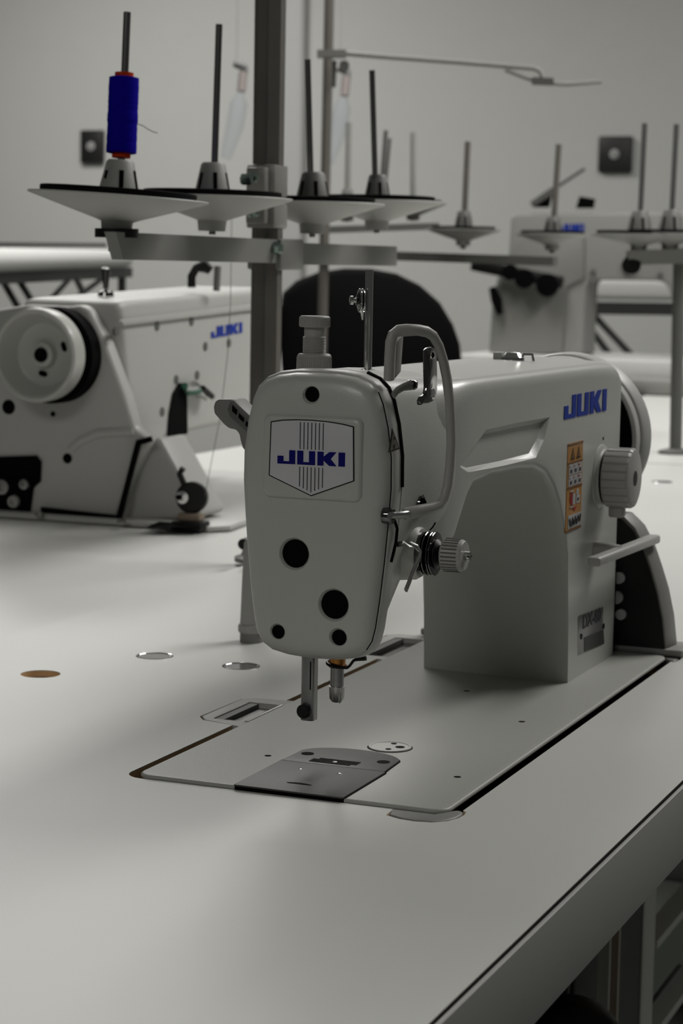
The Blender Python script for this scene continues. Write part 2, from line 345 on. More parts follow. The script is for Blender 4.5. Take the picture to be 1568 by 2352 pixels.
# head
HW = [(216.8, 0), (216.6, 12), (215.2, 22), (212.3, 29), (208, 33.5), (202, 36.2), (190, 39.2), (174, 41.3), (158, 41.5), (140, 40.3), (120, 38.6), (100, 36.4), (85, 34.3), (78, 32.6), (73, 29.5), (69.5, 24), (67.6, 15), (67, 7), (66.8, 0)]
def ring(x, ins, add=0, zb=None, yc=89):
    pts = []
    zc = 142; L = HW
    for sgn in (1, -1):
        q = L if sgn == 1 else L[::-1][1:-1]
        for z, h in q:
            h = h + (add if h > 5 else 0)
            kz = 1 - ins / 75; kh = 1 - ins / 41
            zz = zc + (z - zc) * kz
            if zb is not None and zz < zc: zz = zc - (zc - zz) * (zc - zb) / (zc - 66.8)
            pts.append(Vector((x, yc - sgn * h * kh, zz)))
    return pts
mb = MB(); mb.loft([ring(32.2, 14), ring(32.8, 9), ring(33.7, 5), ring(35.2, 2.4), ring(37.2, .8), ring(40, 0)]); fp = obj('face_plate', mb, PAINT, m, ang=55)
def facehole(px, py, r, depth=7):
    c = at(px, py, 'x', 33); k = MB(); k.cyl((28, c.y, c.z), (33.5 + depth, c.y, c.z), r, 36); cut(fp, k)
    k = MB(); k.lathe((30, c.y, c.z), (1, 0, 0), [(0, r + 2.5), (2.6, r + .9), (4.2, r - .2)], 36); cut(fp, k)
    q = MB(); q.cyl((34.2 if r < 6 else 33.8, c.y, c.z), (33.8 + depth - 1, c.y, c.z), r - .05, 36); obj('hole_shade', q, BMATT, fp)  # black disc inside each hole stands in for its unlit depth
facehole(715, 906, 4.0); facehole(677, 1272, 7.5, 5.5); facehole(767, 1389, 7.6, 5.5); facehole(637, 1452, 3.7, 5.5); facehole(777, 1465, 4.2, 5.5)
# logo badge
mb = MB(); out = rrect(61.4, 115.2, 152, 194, 4, 5)
fpts = [Vector((31.0, 89 + (a - 89) * 1.0, b + (1.6 if b > 173 and abs(a - 89) < 20 else 0))) for a, b in out]
mb.loft([[Vector((33.5, p.y + (1.6 if p.y > 89 else -1.6), p.z + (1.2 if p.z > 173 else -1.2))) for p in fpts], [Vector((31.6, p.y + (.8 if p.y > 89 else -.8), p.z + (.6 if p.z > 173 else -.6))) for p in fpts], [Vector((30.7, p.y, p.z)) for p in fpts], [Vector((30.4, 89 + (p.y - 89) * .95, 173 + (p.z - 173) * .94)) for p in fpts]])
fr = obj('badge_frame', mb, PAINT, m, ang=50)
def badge(k, x):
    c = Vector((x, 89.2, 174)); P = [(66.2, 190.2), (72, 191.3), (80, 192.2), (89, 192.6), (98, 192.5), (106, 191.9), (112.2, 190.8), (112.9, 163), (89.1, 153.6), (65.5, 162.6)]
    return [Vector((x, 88.1 + (a - 89.2) * k, 174 + (b - 174) * k)) for a, b in P]
mb = MB(); mb.prism(badge(1.02, 30.4), (-.25, 0, 0)); obj('badge_outline', mb, BLACK, m)
mb = MB(); mb.prism(badge(.992, 30.25), (-.35, 0, 0)); bd = obj('logo_badge', mb, PLATE, m, bev=.15, label='silver shield badge with blue logo')
for i in range(7):
    y = 94.5 - i * 2.15
    for z0, z1 in ((177.5, 191.5), (158.2 - (3.2 - abs(i - 3) * .95) + .2, 168.3)):
        mb = MB(); mb.box(29.7, 29.95, y - .24, y + .24, z0, z1); obj('stripe', mb, INK, bd)
logo(bd, (29.9, 107.2, 169.4), (0, -38.0, 0.2), (0, 0, 7.2), (-.25, 0, 0), BLUE)
# cover band behind the face plate, dark seam, head casting
mb = MB(); mb.loft([ring(40.25, -.1), ring(41, -1.0), ring(44, -1.6), ring(50, -1.8)]); obj('head_band', mb, PAINT2, m, ang=55)
rg1 = sorted([p for p in ring(0, 0) if p.y < 62 and 72 < p.z < 209], key=lambda p: p.z)
mb = MB(); mb.tube([Vector((40.1, p.y + .1, p.z)) for p in rg1], .42, 6); obj('thin_seam', mb, BMATT, m)
rg0 = [p for p in ring(0, -1.8) if p.y < 89 and 152 < p.z < 217.5 and p.y < 68]
rg0.sort(key=lambda p: p.z)
mb = MB(); mb.tube([Vector((50.6, p.y - .1, p.z + .1)) for p in rg0], 1.25, 6); obj('dark_seam', mb, BMATT, m)
def blend(x, t, zb):
    r = ring(x, -1.8 - 0 * t, zb=zb); s_ = []
    for p in r:
        q = p.copy()
        q.y = 89 + (p.y - 89) * (1 + .16 * t); q.z = p.z - 2.2 * t * (1 if p.z > 190 else 0); s_.append(q)
    return s_
mb = MB(); mb.loft([blend(51.7, 0, 78), blend(56, .05, 83), blend(63, .2, 92), blend(71, .4, 102), blend(79, .62, 110), blend(90, .85, 112), blend(104, 1.0, 113), blend(116, 1.0, 118)])
obj('head_casting', mb, PAINT, m, ang=55)
# lower neck of the head, tension boss
mb = MB(); mb.lathe((76, 60, 121), (0, -1, 0), [(0, 16), (14.5, 14.5), (17, 13)], 40); obj('tension_boss', mb, PAINT, m)
mb = MB(); mb.lathe((76, 43.5, 121), (0, -1, 0), [(0, 11.5), (3, 11.5), (3.1, 4)], 40); tn = obj('tension_assembly', mb, DCHR, m, label='thread tension discs with ribbed grey knob')
for y in (40.2, 37.6, 36.2):
    mb = MB(); mb.lathe((76, y, 121), (0, -1, 0), [(0, 9), (.6, 11.6), (1.0, 11.9), (1.4, 11.6), (1.7, 5)], 48); obj('tension_disc', mb, DCHR, tn)
mb = MB(); mb.lathe((76, 34.4, 121), (0, -1, 0), [(0, 8), (.6, 8), (2.6, 6), (3.6, 5.2)], 32); obj('spring_cap', mb, BLACK, tn)
hp = [Vector((76 + 5.6 * math.cos(a / 6), 34.2 - a * .055, 121 + 5.6 * math.sin(a / 6))) for a in range(0, 76)]
mb = MB(); mb.tube(hp, .55, 6); obj('tension_spring', mb, DCHR, tn)
mb = MB(); mb.lathe((76, 30.6, 121), (0, -1, 0), [(0, 8.0), (.8, 8.8), (10.2, 8.6), (12.0, 7.6), (12.3, 0)], 40); kn = obj('tension_knob', mb, KNOB, tn)
for i in range(26):
    a = 2 * math.pi * i / 26; c, s_ = math.cos(a), math.sin(a)
    mb = MB(); mb.cyl((76 + 8.75 * c, 29.4, 121 + 8.75 * s_), (76 + 8.65 * c, 20.9, 121 + 8.65 * s_), .42, 5); obj('rib_groove', mb, SHEETD, kn)
mb = MB(); mb.cyl((76, 18.5, 121), (76, 15.6, 121), 2.6, 20); obj('knob_screw', mb, CHROME, kn)
mb = MB(); mb.box(73.2, 78.8, 15.4, 16.4, 120.6, 121.4); obj('screw_slot', mb, BLACK, kn)
P = lambda x, y, v: at(x, y, 'y', v)
mb = MB(); mb.tube([P(911, 1250, 46), P(925, 1249, 42), P(943, 1250, 38), P(957, 1256, 35), P(964, 1268, 33.5), P(963, 1280, 33), P(955, 1298, 33), P(946, 1318, 33), P(939, 1338, 33), P(932, 1355, 33)], 1.7, 10, flat=.55, up=(0, 1, 0)); obj('thread_release_lever', mb, SATIN, tn)
mb = MB(); mb.tube([P(987, 1218, 35), P(994, 1210, 34), P(1000, 1200, 33)], .45, 6); obj('check_spring', mb, BLACK, tn)
mb = MB(); mb.tube([P(905, 1192, 46), P(912, 1215, 46), P(909, 1245, 46), P(902, 1275, 46.2), P(898, 1291, 46.6)], .8, 6); obj('lower_seam', mb, BMATT, m)

# finger guard: bent grey bar in front of the take-up
gp = [(893, 872, 47), (895, 820, 46), (897, 785, 45), (902, 768, 44), (914, 760, 42), (935, 758, 38), (960, 758, 34), (980, 762, 31), (995, 772, 29), (1008, 795, 28), (1018, 830, 27.5), (1026, 870, 27), (1032, 920, 26.5), (1035, 970, 26), (1036, 1020, 26), (1033, 1070, 26.5), (1028, 1115, 27.5), (1020, 1145, 28.5), (1008, 1160, 30), (990, 1167, 32), (965, 1173, 35), (945, 1177, 38), (928, 1181, 41)]
mb = MB(); mb.tube([P(*q) for q in gp], [3.4] * 3 + [3.2] * 3 + [2.9] * 4 + [3.1] * 7 + [2.9] * 3 + [3.3] * 3, 14, flat=.8, up=(0, 1, 0)); gd = obj('finger_guard', mb, KNOB, m, label='bent grey plastic bar guarding the take-up')
mb = MB(); mb.box(*[0, 1, 0, 1, 0, 1]); mb = MB(); mb.bar(P(905, 862, 52), P(911, 775, 46), 3.6, 9, up=(1, 0, 0)); obj('guard_leg', mb, KNOB, gd, bev=.6)
mb = MB(); mb.lathe(P(893, 1185, 46.5), (0, -1, 0), [(-3, 4.2), (1.5, 4.4), (2.5, 3.8), (2.6, 0)], 24); obj('guard_screw', mb, DCHR, gd)
mb = MB(); mb.tube([P(895, 1185, 43), P(912, 1184, 41), P(925, 1183, 40), P(938, 1181, 38)], 1.9, 8); obj('guard_clip', mb, CHROME, gd)
mb = MB(); mb.lathe(P(966, 1157, 43.5), (0, -1, 0), [(0, 5.2), (1.2, 5.0), (1.4, 3.6), (.6, 0)], 24); wn = obj('thread_guide_ring', mb, DCHR, m)
mb = MB(); mb.cyl(P(966, 1157, 42.6), P(966, 1157, 42.2), 3.2); obj('ring_hole', mb, BMATT, wn)
# thread guide arm with screw
mb = MB(); mb.tube([P(903, 908, 49), P(912, 897, 48), P(925, 889, 46.5), (P(943, 884, 44))], [2.3, 2.2, 2.2, 2.9], 10, flat=.5, up=(0, 1, 0)); g2 = obj('thread_guide_arm', mb, SHEET, m)
mb = MB(); mb.lathe(P(945, 884, 44.5), (0, -1, 0), [(-2, 2.6), (2, 2.6), (2.9, 1.8), (3.1, 0)], 20); obj('guide_screw', mb, DCHR, g2)
# take-up lever plate, dark chrome with two eyes
pp = [(979, 806), (984, 799), (992, 797), (1000, 801), (1003, 812), (1004, 860), (1004, 895), (1002, 910), (994, 922), (984, 926), (972, 927), (967, 931), (965, 922), (970, 910), (979, 905), (981, 890), (980, 850)]
mb = MB(); mb.prism([P(a, b, 33) for a, b in pp], (0, 2.2, 0)); tk = obj('take_up_lever', mb, DCHR, m, bev=.35, label='dark chrome take-up lever with two eyes')
for a, b in ((991, 816), (993, 903)):
    mb = MB(); mb.lathe(P(a, b, 33), (0, -1, 0), [(0, 2.4), (.8, 2.2), (.9, 1.5), (.2, 1.4)], 20); obj('eye_ring', mb, CHROME, tk)
mb = MB(); mb.cyl(P(993, 903, 33), P(993, 903, 32.1), 1.6); obj('eye_pin', mb, LGREY, tk)
mb = MB(); mb.cyl(P(991, 816, 33), P(991, 816, 32.5), 1.5); obj('eye_hole', mb, BMATT, tk)
# warning triangle on the band
a, b, c = [P(x, y, 44.9) for x, y in ((891, 1040), (916, 1031), (899, 984))]
ce = (a + b + c) / 3
mb = MB(); mb.prism([a, b, c], (0, -.5, 0)); tr = obj('warning_triangle', mb, BLACK, m, label='small black-edged warning triangle sticker')
mb = MB(); mb.prism([ce + (p - ce) * .74 - Vector((0, .5, 0)) for p in (a, b, c)], (0, -.25, 0)); tf = obj('triangle_field', mb, mat('dull_sticker', (.19, .17, .13), .5), tr)
mb = MB(); mb.cyl(ce + Vector((0, -.7, -1.5)), ce + Vector((0, -1.0, -1.5)), 1.3, 12); mb.cyl(ce + Vector((0.3, -.7, 2.6)), ce + Vector((.3, -1.0, 2.6)), .8, 12); obj('hand_pictogram', mb, INK, tr)

# presser regulator on top, above the presser bar
X0, Y0_ = 70, 104.3
mb = MB(); mb.lathe((X0, Y0_, 214), (0, 0, 1), [(0, 9.3), (.6, 9.5), (10.3, 9.1), (11.2, 8.4), (11.4, 6)], 60); rg = obj('pressure_regulator', mb, KNOB, m, label='ribbed grey screw knob on top of the head')
for i in range(52):
    a = 2 * math.pi * i / 52
    mb = MB(); mb.cyl((X0 + 9.4 * math.cos(a), Y0_ + 9.4 * math.sin(a), 215), (X0 + 9.15 * math.cos(a), Y0_ + 9.15 * math.sin(a), 223.6), .28, 5); obj('knurl', mb, KNOB, rg)
pf = []
for i in range(11): pf += [(11 + i * .86, 5.9), (11.4 + i * .86, 6.35)]
mb = MB(); mb.lathe((X0, Y0_, 214), (0, 0, 1), pf + [(20.6, 5.6), (26.5, 5.6)], 48); obj('screw_thread', mb, KNOB, rg, ang=20)
mb = MB(); mb.lathe((X0, Y0_, 214), (0, 0, 1), [(25.5, 7.9), (26, 8.2), (30.6, 8.2), (31.4, 7.6), (31.5, 0)], 60); cp = obj('regulator_cap', mb, KNOB, rg)
for i in range(52):
    a = 2 * math.pi * i / 52
    mb = MB(); mb.cyl((X0 + 8.2 * math.cos(a), Y0_ + 8.2 * math.sin(a), 240), (X0 + 8.2 * math.cos(a), Y0_ + 8.2 * math.sin(a), 244.5), .22, 5); obj('knurl', mb, KNOB, cp)
mb = MB(); mb.lathe((78, 93, 214.2), (0, 0, 1), [(0, 9), (1.6, 8.6), (2.2, 6), (2.2, 0)], 32); obj('top_disc', mb, DCHR, m)
# thread post
pb = at(844, 855, 'x', 92)
px_, py_ = pb.x, pb.y
mb = MB(); mb.cyl((px_, py_, 208), (px_, py_, 270.3), 2.15, 24); ps = obj('thread_post', mb, CHROME, m, label='polished steel thread post on top of the head')
mb = MB(); mb.lathe((px_, py_, 212), (0, 0, 1), [(0, 4), (2.5, 7.6), (3.4, 7.4), (5, 3), (5.2, 2)], 32); obj('post_flange', mb, DCHR, ps)
mb = MB(); mb.lathe((px_ - 9, py_ - 12, 211), (0, 0, 1), [(0, 4.4), (2.3, 4), (3.2, 0)], 24); obj('oil_plug', mb, BLACK, ps)
ax = Vector((-.55, .80, 0)).normalized(); tc = at(833, 690, 'x', px_ - 3)
for h in (0, 1.5):
    mb = MB(); mb.lathe(tc + ax * (h - .6), ax, [(0, 3), (.5, 6.3), (.9, 6.5), (1.2, 6.2), (1.3, 5)], 36); obj('mini_disc', mb, CHROME, ps)
mb = MB(); mb.lathe(tc + ax * 1.6, ax, [(0, 5), (.6, 4.8), (2.0, 2.6), (2.2, 0)], 28); obj('disc_boss', mb, DCHR, ps)
mb = MB(); mb.lathe(tc + ax * 1.2, ax, [(0, 1.2), (4, 1.2), (4.2, 2.4), (5.8, 2.3), (6.2, 0)], 20); obj('disc_screw', mb, CHROME, ps)
mb = MB(); mb.tube([tc + Vector((-.5, 0, -6)), tc + Vector((0, 0, -8)), tc + Vector((.3, 0, -10.5))], [1.2, .9, .5], 8); obj('disc_hook', mb, CHROME, ps)

# needle bar, presser bar
mb = MB(); mb.cyl((70, 88, 90), (70, 88, 40), 3.7, 28); nb = obj('needle_bar', mb, STEEL, m)
mb = MB(); mb.lathe((70, 88, 37), (0, 0, 1), [(0, 2.6), (2, 4.0), (8.6, 4.3), (8.8, 3.6)], 28); obj('needle_clamp', mb, SATIN, nb)
mb = MB(); mb.lathe((70, 88, 56.2), (0, 0, 1), [(0, 4.6), (.7, 5.2), (1.6, 5.0), (1.8, 4.4), (14, 4.8)], 28); obj('bushing', mb, BRASS, nb, label='brass bushing of the needle bar')
mb = MB(); mb.tube([Vector((70, 88, 58.2)) + Vector((-5.4 * math.cos(math.radians(a)), 5.4 * math.sin(math.radians(a)), (a - 60) * .012)) for a in range(-100, 101, 10)], .95, 8); obj('bushing_clip', mb, BLACK, nb)
q = lambda x, y: at(x, y, 'x', 66)
mb = MB(); mb.tube([q(782, 1533), q(797, 1534), q(803, 1529), q(812, 1517), q(820, 1514), q(840, 1512)], [.8, .8, .8, .8, 1.1, 1.3], 8); obj('thread_hook', mb, BLACK, nb)
mb = MB(); mb.tube([(66, 84.2, 43), (65, 83.6, 38.5), (66, 84.6, 37.2), (66, 85, 39)], .35, 6); obj('thread_eye', mb, CHROME, nb)
mb = MB(); mb.prism(xy(rrect(66.2, 73.6, 100.3, 108.0, 1.6, 4), 25.5), (0, 0, 60)); pbar = obj('presser_bar', mb, STEEL, m, bev=.3)
mb = MB(); mb.box(65.9, 66.25, 101.7, 102.3, 43, 58.6); obj('bar_groove', mb, BMATT, pbar)
mb = MB(); mb.lathe((66.4, 105.2, 31), (-1, 0, 0), [(0, 3.9), (2.4, 3.9), (3.0, 3.3), (3.1, 0)], 28); obj('presser_screw', mb, BLACK, pbar)

# hand lifter behind the head
q = lambda x, y: at(x, y, 'x', 62)
lv = [(489, 934), (493, 922), (501, 917), (533, 917), (540, 921), (560, 944), (584, 966), (588, 1036), (566, 1038), (556, 1030), (551, 1012), (548, 997), (540, 987), (524, 984), (512, 974), (491, 950)]
mb = MB(); mb.prism([q(a, b) for a, b in lv], (16, 0, 0)); hl = obj('hand_lifter', mb, RUB, m, bev=2.2, seg=3, label='slotted grey hand lever behind the head')
fl = [(531, 921), (538, 919), (590, 968), (590, 1005), (575, 996), (530, 957), (524, 940)]
mb = MB(); mb.prism([at(a, b, 'x', 61.6) for a, b in fl], (-1.2, 0, 0)); obj('lever_face', mb, SHEETD, hl, bev=.4)
for s_ in ([(534, 930), (545, 942), (543, 953), (533, 944)], [(549, 949), (561, 961), (559, 970), (548, 959)], [(565, 967), (582, 983), (580, 992), (564, 977)]):
    mb = MB(); mb.prism([at(a, b, 'x', 60.3) for a, b in s_], (-.35, 0, 0)); obj('lever_slot', mb, BMATT, hl)

# stitch dial
dc = at(1459, 1099, 'y', 13); dx, dz = dc.x, dc.z
mb = MB(); mb.lathe((dx, 38, dz), (0, -1, 0), [(0, 22.5), (1.5, 22), (3, 19), (4.2, 18.5)], 48); db = obj('stitch_dial', mb, PAINT, m, label='ribbed grey stitch length dial on the column')
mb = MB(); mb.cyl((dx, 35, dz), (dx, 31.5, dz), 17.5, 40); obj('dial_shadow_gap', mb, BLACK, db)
rings = []
N = 22 * 6
for y, R_ in ((32, 19.6), (31, 20.4), (15.5, 20.4), (13.8, 19.5), (13.2, 17.8)):
    rings.append([Vector((dx + (R_ - (1.1 if (i % 6 == 0 and R_ > 20) else 0)) * math.cos(2 * math.pi * i / N), y, dz + (R_ - (1.1 if (i % 6 == 0 and R_ > 20) else 0)) * math.sin(2 * math.pi * i / N))) for i in range(N)])
mb = MB(); mb.loft(rings); obj('dial_knob', mb, KNOB, db, ang=25)
mb = MB(); mb.cyl((dx + 0, 13.4, dz), (dx, 13.0, dz), 5.2, 24); obj('dial_hole', mb, BLACK, db)
mb = MB(); mb.box(dx - 5, dx + 5, 20, 30, dz - 27, dz - 19); obj('dial_stop', mb, KNOB, db, bev=1.5)
# reverse lever
a, b = at(1362, 1291, 'y', 19), at(1503, 1237, 'y', 19)
mb = MB(); mb.bar(a, b, 9, 6.2); rl = obj('reverse_lever', mb, KNOB, m, bev=2, seg=3, label='grey reverse lever bar on the column front')
mb = MB(); mb.cyl(a + (b - a) * .42 + Vector((0, 18, 0)), a + (b - a) * .42, 6, 24, 4.5); obj('lever_stem', mb, KNOB, rl)
# logo, safety sticker, nameplate on column
logo(m, (319.5, 37.25, 177.2), (100, -.45, 0), (0, 0, 14.8), (0, -.35, 0), BLUE2)
st = [at(1298, 1021, 'y', 37.2), at(1338, 1011, 'y', 37.2), at(1338, 1211, 'y', 37.2), at(1298, 1222, 'y', 37.2)]
x0, x1 = max(st[0].x, 330), st[1].x; z1, z0 = (st[0].z + st[1].z) / 2, (st[2].z + st[3].z) / 2
def sb(u0, u1, v0, v1, mt, name, y=37.0, par=None, dth=.25):
    mb = MB(); mb.box(x0 + (x1 - x0) * u0, x0 + (x1 - x0) * u1, y - dth, y, z0 + (z1 - z0) * v0, z0 + (z1 - z0) * v1); return obj(name, mb, mt, par or stk)
mb = MB(); mb.box(x0, x1, 36.9, 37.9, z0, z1); stk = obj('safety_sticker', mb, ORG, m, label='orange safety sticker with pictograms')
for v0, v1 in ((.975, .992), (.773, .785), (.487, .502), (.005, .02)): sb(.0, 1, v0, v1, DORG, 'sticker_line', 36.85)
for u in (.32, .70):
    A = [Vector((x0 + (x1 - x0) * (u + d), 36.8, z0 + (z1 - z0) * v)) for d, v in ((-.13, .82), (.13, .82), (0, .945))]
    mb = MB(); mb.prism(A, (0, -.2, 0)); obj('pictogram_triangle', mb, DORG, stk)
    sb(u - .12, u + .12, .818, .828, BLACK, 'pictogram_base', 36.7)
rnd = random.Random(3)
for r_ in range(2):
    for c_ in range(3):
        u0, v0 = .08 + c_ * .29, .515 + r_ * .128
        sb(u0, u0 + .27, v0, v0 + .118, LGREY, 'pictogram_panel', 36.85)
        sb(u0 + .08, u0 + .2, v0 + .02, v0 + .06, INK, 'pictogram_mark', 36.65); sb(u0 + .03, u0 + .12, v0 + .085, v0 + .105, RED if c_ > 1 else PINK, 'pictogram_mark', 36.65)
mb = MB()
mb.lathe(Vector((x0 + (x1 - x0) * .32, 36.85, z0 + (z1 - z0) * .375)), (0, -1, 0), [(0, 4.5), (.25, 4.5), (.26, 0)], 20); obj('pictogram_red', mb, RED, stk)
sb(.36, .52, .30, .42, LGREY, 'pictogram_panel', 36.55); sb(.62, .86, .30, .39, LGREY, 'pictogram_panel', 36.85); sb(.62, .76, .40, .46, LGREY, 'pictogram_panel', 36.85); sb(.68, .78, .33, .36, INK, 'pictogram_mark', 36.6); sb(.2, .42, .445, .462, LGREY, 'pictogram_panel', 36.6); sb(.2, .42, .27, .285, LGREY, 'pictogram_panel', 36.6)
A = [Vector((x0 + (x1 - x0) * u, 36.8, z0 + (z1 - z0) * v)) for u, v in ((.38, .265), (.68, .265), (.53, .215))]
mb = MB(); mb.prism(A, (0, -.2, 0)); obj('red_arrow', mb, RED, stk)
sb(.12, .95, .035, .185, LGREY, 'pictogram_panel', 36.85)
A = [(.18, .15), (.24, .08), (.3, .06), (.38, .145), (.46, .07), (.56, .15), (.64, .07), (.74, .15), (.84, .09), (.9, .16)]
mb = MB(); mb.tube([Vector((x0 + (x1 - x0) * u, 36.5, z0 + (z1 - z0) * v)) for u, v in A], .8, 5); obj('pictogram_mark', mb, INK, stk)
# nameplate
y_ = 37.0
npoly = [(1327, 1506), (1327, 1418), (1331, 1413), (1388, 1392), (1392, 1400), (1385, 1428), (1388, 1462), (1388, 1480), (1340, 1499)]
mb = MB(); mb.prism([at(a, b, 'y', 36.9) for a, b in npoly], (0, .8, 0)); npl = obj('nameplate', mb, ALU, m, bev=.2, label='small metal type plate with dark lower half')
mb = MB(); mb.prism([at(a, b, 'y', 36.8) for a, b in [(1341, 1465), (1385, 1446), (1387, 1478), (1342, 1497)]], (0, -.2, 0)); obj('nameplate_field', mb, DALU, npl)
for a, b in ((1334, 1462), (1385, 1438)):
    c = at(a, b, 'y', 36.8); mb = MB(); mb.cyl(c, c + Vector((0, -.6, 0)), 2.0, 16); obj('plate_rivet', mb, BLACK, npl)
def text(s, o, ux, uz, h, m_, parent, name='lettering'):
    cu = D.curves.new('t', 'FONT'); cu.body = s; cu.size = 1; cu.extrude = .02; cu.offset = .018
    to = D.objects.new('t', cu); COL.objects.link(to); bpy.context.view_layer.update()
    me = D.meshes.new_from_object(to.evaluated_get(bpy.context.evaluated_depsgraph_get())); D.objects.remove(to)
    xs = [v.co.x for v in me.vertices]; wd = max(xs) - min(xs)
    o, ux, uz = Vector(o), Vector(ux), Vector(uz); base = wloc(parent); nrm = ux.cross(uz).normalized()
    for v in me.vertices:
        c = v.co.copy(); v.co = (o + ux * ((c.x - min(xs)) / wd) + uz * (c.y / .7) + nrm * (c.z * 10)) / 1000 - base
    me.materials.append(m_); t = D.objects.new(name, me); COL.objects.link(t); t.parent = parent; return t
a, b = at(1338, 1444, 'y', 36.7), at(1379, 1424, 'y', 36.7)
text('DX-60', a, b - a, Vector((0, 0, 9.0)), 1, INK, npl)
c = at(1386, 1007, 'y', 36.6); mb = MB(); mb.cyl(c + Vector((0, 1, 0)), c, 1.1, 12); obj('oil_hole', mb, BMATT, m)
# winder fitting on top
wc = at(1178, 822, 'z', 214)
mb = MB(); mb.lathe((wc.x, wc.y, 212), (0, 0, 1), [(0, 7.5), (2.5, 7.2), (5.5, 4.5), (6.4, 0)], 32); wt = obj('top_winder_cap', mb, CHROME, m, label='polished cap on top of the arm')
mb = MB(); mb.box(wc.x - 3, wc.x + 5, wc.y + 7, wc.y + 13, 212, 217.5); obj('cap_lug', mb, CONE, wt, bev=.8)
mb = MB(); mb.tube([(wc.x, wc.y - 6, 212.5), (wc.x, wc.y - 7, 216.5), (wc.x, wc.y - 13, 216.5), (wc.x, wc.y - 14, 212.3)], .9, 8); obj('cap_loop', mb, DCHR, wt)
# handwheel and belt cover
hc = (89, 151.5)
mb = MB(); mb.lathe((457, *hc), (1, 0, 0), [(0, 45), (24, 45)], 48); obj('wheel_neck', mb, BLACK, m)
mb = MB(); mb.lathe((479, *hc), (1, 0, 0), [(0, 53), (1.5, 56), (4, 58), (13, 58.5), (14.5, 57.8), (14.6, 50)], 72); obj('belt_cover_top', mb, PAINT2, m, ang=30)
mb = MB(); mb.lathe((491, *hc), (1, 0, 0), [(0, 57.5), (3.5, 57.8)], 72); obj('wheel_groove', mb, SHEETD, m)
mb = MB(); mb.lathe((494.5, *hc), (1, 0, 0), [(0, 57), (1, 59.5), (3, 60.5), (22, 60.5), (28, 57), (30, 50), (28, 30), (32, 12), (32, 0)], 72); hw = obj('handwheel', mb, PAINT2, m, ang=30, label='rounded grey handwheel at the machine end')
mb = MB(); mb.cyl((477.6, *hc), (478.9, *hc), 56, 64); obj('cover_gap_shade', mb, BMATT, m)  # black disc paints the shaded gap between arm end and cover ring
c = at(1438, 985, 'x', 480); mb = MB(); mb.box(481, 490, c.y - 2.2, c.y + 4, c.z - 9, c.z + 9); obj('cover_slot', mb, BLACK, m, bev=2)
ro = [at(x, y, 'x', 500) for x, y in ((1452, 1175), (1482, 1205), (1505, 1250), (1522, 1300), (1537, 1350), (1549, 1410), (1556, 1468))]
pr = [(p.y, p.z) for p in ro]; pr[-1] = (pr[-1][0], 6); pr += [(178 - a, b) for a, b in pr[::-1]]
o1 = [Vector((478, 89 + (a - 89) * .97, b)) for a, b in pr]; o2 = [Vector((500, a, b)) for a, b in pr]
mb = MB(); mb.loft([o1, o2]); bc = obj('belt_cover', mb, RUB, m, bev=1.2, seg=2, label='flared grey belt cover, dark inside')
mb = MB(); mb.prism([Vector((478.2, 89 + (a - 89) * .955, 5 + (b - 5) * .97)) for a, b in pr], (-1.0, 0, 0)); obj('cover_inside_shade', mb, BLACK, bc)  # black sheet stands in for the shade inside the hollow cover
mb = MB(); mb.box(476, 512, -9, 188, 1, 6); obj('cover_base', mb, SHEET, bc, bev=1.5)
for a, b, rr in ((1420, 1328, 4.2), (1414, 1373, 4.6), (1424, 1412, 3.8)):
    c = at(a, b, 'x', 474); mb = MB(); mb.cyl(c, c + Vector((5, 0, 0)), rr, 20); obj('cover_screw', mb, LGREY, bc)
mb = MB(); mb.box(459, 477, 40, 138, 2, 60); obj('belt_opening', mb, BLACK, bc)

# ================================================================ head rest pin
c = at(578, 1470, 'y', 289)
r = thing('head_rest', 'tapered grey plastic rest pin standing behind the machine head', 'rest pin', (c.x, c.y, 0))
mb = MB(); mb.lathe((c.x, c.y, 0), (0, 0, 1), [(0, 8.2), (7, 8.4), (7.1, 8.6), (7.3, 9.6), (8.5, 10.0), (12, 10.0), (13, 9.6), (13.2, 8.6), (40, 7.7), (72, 6.4), (75, 5.2), (76, 2.5), (76.2, 0)], 36); obj('pin', mb, CONE, r)
mb = MB(); mb.lathe((c.x, c.y, 0), (0, 0, 1), [(0, 8.6), (6.4, 8.6), (6.5, 8)], 36); obj('pin_foot', mb, RUB, r)

